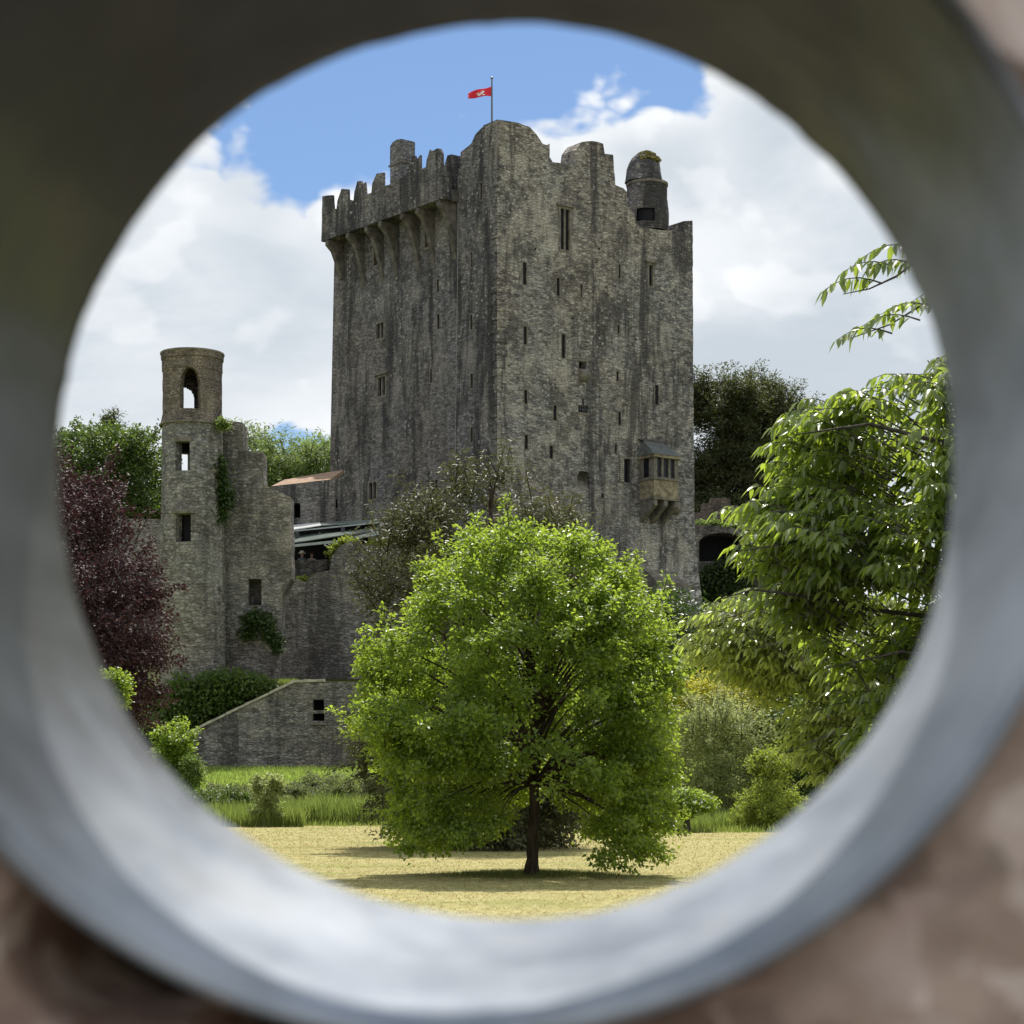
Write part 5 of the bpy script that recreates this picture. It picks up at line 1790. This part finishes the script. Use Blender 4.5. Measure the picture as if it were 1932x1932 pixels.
# cut straw lying on the lawn
n = 60000
y = 22.5 * (78 / 22.5) ** rng.random(n)
px = rng.uniform(330, 1620, n)
x = (px - CX) / FPX * y
hh = rng.uniform(0.015, 0.05, n) * (0.7 + y / 70)
blades('straw', x, y, gz(x, y), hh, rng.uniform(0.008, 0.02, n) * (0.7 + y / 60), STRAW, 1.3, 'dry cut straw lying over the mown lawn')
# sunny grass on the bank
n = 16000
y = rng.uniform(80, 98, n); px = rng.uniform(330, 800, n); x = (px - CX) / FPX * y
blades('bank_grass', x, y, gz(x, y), rng.uniform(0.08, 0.28, n), np.full(n, 0.03), BLADE, 0.4, 'short sunny grass on the bank below the retaining wall')
n = 3000
px = rng.uniform(478, 560, n); y = rng.uniform(98.5, 99.6, n); x = (px - CX) / FPX * y
zz = np.array([P(0, 1297, 99).z] * n)
blades('ledge_grass', x, y, zz, rng.uniform(0.2, 0.5, n), np.full(n, 0.035), BLADE, 0.3, 'sunny grass tuft on the ledge at the top of the sloping coping')
mb = MB()
a0, a1 = P(300, 1300, 98.42), P(640, 1300, 98.42)
mb.box(a0.x, a1.x, 98.42, 100.4, P(0, 1400, 98.5).z, P(0, 1297.5, 98.6).z, plain('earth_ledge', (0.06, 0.065, 0.03), 0.95, 0.1, var=0.4))
tag(mb.build('terrace_ground'), 'grassy earth ledge behind the retaining wall', 'ground', kind='structure')

# ------------------------------------------------------------------ the pipe through the garden wall, just in front of the lens
NEAR, FAR_, RP = 0.3255, 0.458, 0.1001
cn = P(860, 752, NEAR)
cf = P(955, 890, FAR_)


def red_wall_mat():
    m, g, out = new_mat('red_brown_conglomerate')
    co = g.new('ShaderNodeTexCoord').outputs['Object']
    dv = g.new('ShaderNodeVectorMath', operation='MULTIPLY_ADD')
    g.put(dv.inputs[0], g.noise(co, 130.0, 4, 0.65, 0, 'Color'))
    dv.inputs[1].default_value = (0.012, 0.012, 0.012)
    g.put(dv.inputs[2], co)
    cell = g.sep(g.vor(dv.outputs[0], 120.0, 'F1', 'Color'))
    n = g.noise(co, 70.0, 4, 0.6)
    n2 = g.noise(co, 16.0, 3, 0.6)
    c = g.mix(g.ramp(n2, 0.35, 0.65), (0.25, 0.160, 0.130, 1), (0.45, 0.335, 0.275, 1))
    c = g.mix(g.ramp(cell[0], 0.45, 0.85, 0, 0.9), c, (0.66, 0.545, 0.485, 1))
    c = g.mix(g.ramp(cell[2], 0.70, 0.85, 0, 0.6), c, (0.15, 0.105, 0.085, 1))
    c = g.mix(g.ramp(cell[1], 0.84, 0.93, 0, 0.45), c, (0.24, 0.13, 0.105, 1))
    principled(g, out, c, 0.9, 0.2, g.bump(n, 0.6, 0.004))
    return m


def pipe_mat():
    m, g, out = new_mat('weathered_grey_pipe')
    co = g.new('ShaderNodeTexCoord').outputs['Object']
    n = g.noise(g.map(co, (26, 9, 26)), 1.0, 4, 0.6)
    n2 = g.noise(co, 30.0, 3, 0.6)
    c = g.mix(g.ramp(n, 0.32, 0.68), (0.24, 0.265, 0.31, 1), (0.43, 0.46, 0.51, 1))
    c = g.mix(g.ramp(n2, 0.56, 0.72, 0, 0.35), c, (0.26, 0.245, 0.20, 1))
    # shade in the pipe's upper left put into the colour, with a ragged edge
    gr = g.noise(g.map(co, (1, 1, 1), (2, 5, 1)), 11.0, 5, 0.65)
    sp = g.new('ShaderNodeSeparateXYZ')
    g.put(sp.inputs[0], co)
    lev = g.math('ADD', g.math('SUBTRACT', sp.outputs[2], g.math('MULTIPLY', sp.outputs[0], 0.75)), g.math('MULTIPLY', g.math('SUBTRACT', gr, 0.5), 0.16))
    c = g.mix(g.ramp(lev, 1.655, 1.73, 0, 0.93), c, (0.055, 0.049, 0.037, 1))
    principled(g, out, c, g.ramp(n2, 0.3, 0.7, 0.30, 0.42), 0.3, g.bump(n, 0.25, 0.003), 0.3)
    return m


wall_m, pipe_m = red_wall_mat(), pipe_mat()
vw = empty('pierced_wall', (0.05, 0.385, 0.0), 'rough red-brown upright wall slab pierced by the grey viewing pipe, right in front of the viewer', 'wall')
X0, X1, Z0, Z1 = -0.42, 0.46, -0.05, 2.02


def rect_r(c, q):
    d = (math.cos(q), math.sin(q))
    t = 1e9
    if d[0] > 1e-9: t = min(t, (X1 - c.x) / d[0])
    if d[0] < -1e-9: t = min(t, (X0 - c.x) / d[0])
    if d[1] > 1e-9: t = min(t, (Z1 - c.z) / d[1])
    if d[1] < -1e-9: t = min(t, (Z0 - c.z) / d[1])
    return t


def pierced_face(mb, c, Y, sgn, nr, seg, amp):
    angs = sorted([2 * math.pi * k / seg for k in range(seg)] + [math.atan2(z - c.z, x - c.x) % (2 * math.pi) for x in (X0, X1) for z in (Z0, Z1)])
    n = len(angs)
    vs = []
    for j in range(nr + 1):
        t = (j / nr) ** 2.4
        for q in angs:
            ro_ = rect_r(c, q)
            r = RP + 0.0012 + (ro_ - RP - 0.0012) * t
            x, z = c.x + r * math.cos(q), c.z + r * math.sin(q)
            d = 0.0
            if 0 < j < nr:
                d = mnoise.fractal(Vector((x * 26, z * 26, 1.0)), 1.0, 2.0, 3) * amp + mnoise.noise(Vector((x * 9, z * 9, 4.0))) * amp * 1.5
                if sgn < 0:
                    for hx, hz, hr in ((-0.0665, -0.0265, 0.016), (-0.040, -0.040, 0.014), (-0.057, -0.030, 0.012)):
                        d -= 0.05 * min(1, 1.6 * max(0, 1 - math.hypot(x - hx, (z - CAMZ - hz)) / hr))
                d *= min(1, (r - RP) / 0.008)
            vs.append((x, Y + sgn * max(-0.06, min(0.010, d)), z))
    fs = [(j * n + k, j * n + (k + 1) % n, (j + 1) * n + (k + 1) % n, (j + 1) * n + k) for j in range(nr) for k in range(n)]
    mb.add(vs, fs, wall_m)
    return [vs[nr * n + k] for k in range(n)], n


mb = MB()
e1, n1 = pierced_face(mb, cn, NEAR + 0.006, -1, 150, 420, 0.007)
e2, n2 = pierced_face(mb, cf, FAR_ - 0.012, 1, 40, 120, 0.007)
for (xa, za, xb, zb_) in [(X0, Z0, X1, Z0), (X1, Z0, X1, Z1), (X1, Z1, X0, Z1), (X0, Z1, X0, Z0)]:
    mb.quad((xa, NEAR + 0.006, za), (xb, NEAR + 0.006, zb_), (xb, FAR_ - 0.012, zb_), (xa, FAR_ - 0.012, za), wall_m)
mb.build('slab', vw)
mb = MB()
seg, ns = 180, 28
vs, fs = [], []
for j in range(ns + 1):
    u = j / ns
    c = cn.lerp(cf, u)
    for k in range(seg):
        q = 2 * math.pi * k / seg
        r = RP * (1 + 0.010 * mnoise.noise(Vector((math.cos(q) * 2.4, math.sin(q) * 2.4, u * 2.0))) + 0.006 * mnoise.noise(Vector((math.cos(q) * 8, math.sin(q) * 8, u * 3.0))) * 0.5 - 0.012 * u ** 6 * max(0, mnoise.noise(Vector((math.cos(q) * 17, math.sin(q) * 17, 6.0))) - 0.15))
        vs.append((c.x + r * math.cos(q), c.y, c.z + r * math.sin(q)))
for j in range(ns):
    for k in range(seg):
        fs.append((j * seg + k, j * seg + (k + 1) % seg, (j + 1) * seg + (k + 1) % seg, (j + 1) * seg + k))
b = len(vs)
for (c, du) in ((cn, 0.0), (cf, 0.0)):
    for k in range(seg):
        q = 2 * math.pi * k / seg
        vs.append((c.x + (RP + 0.0022) * math.cos(q), c.y + du, c.z + (RP + 0.0022) * math.sin(q)))
for k in range(seg):
    k2 = (k + 1) % seg
    fs.append((k, b + k, b + k2, k2))
    fs.append((ns * seg + k, ns * seg + k2, b + seg + k2, b + seg + k))
    fs.append((b + k, b + seg + k, b + seg + k2, b + k2))
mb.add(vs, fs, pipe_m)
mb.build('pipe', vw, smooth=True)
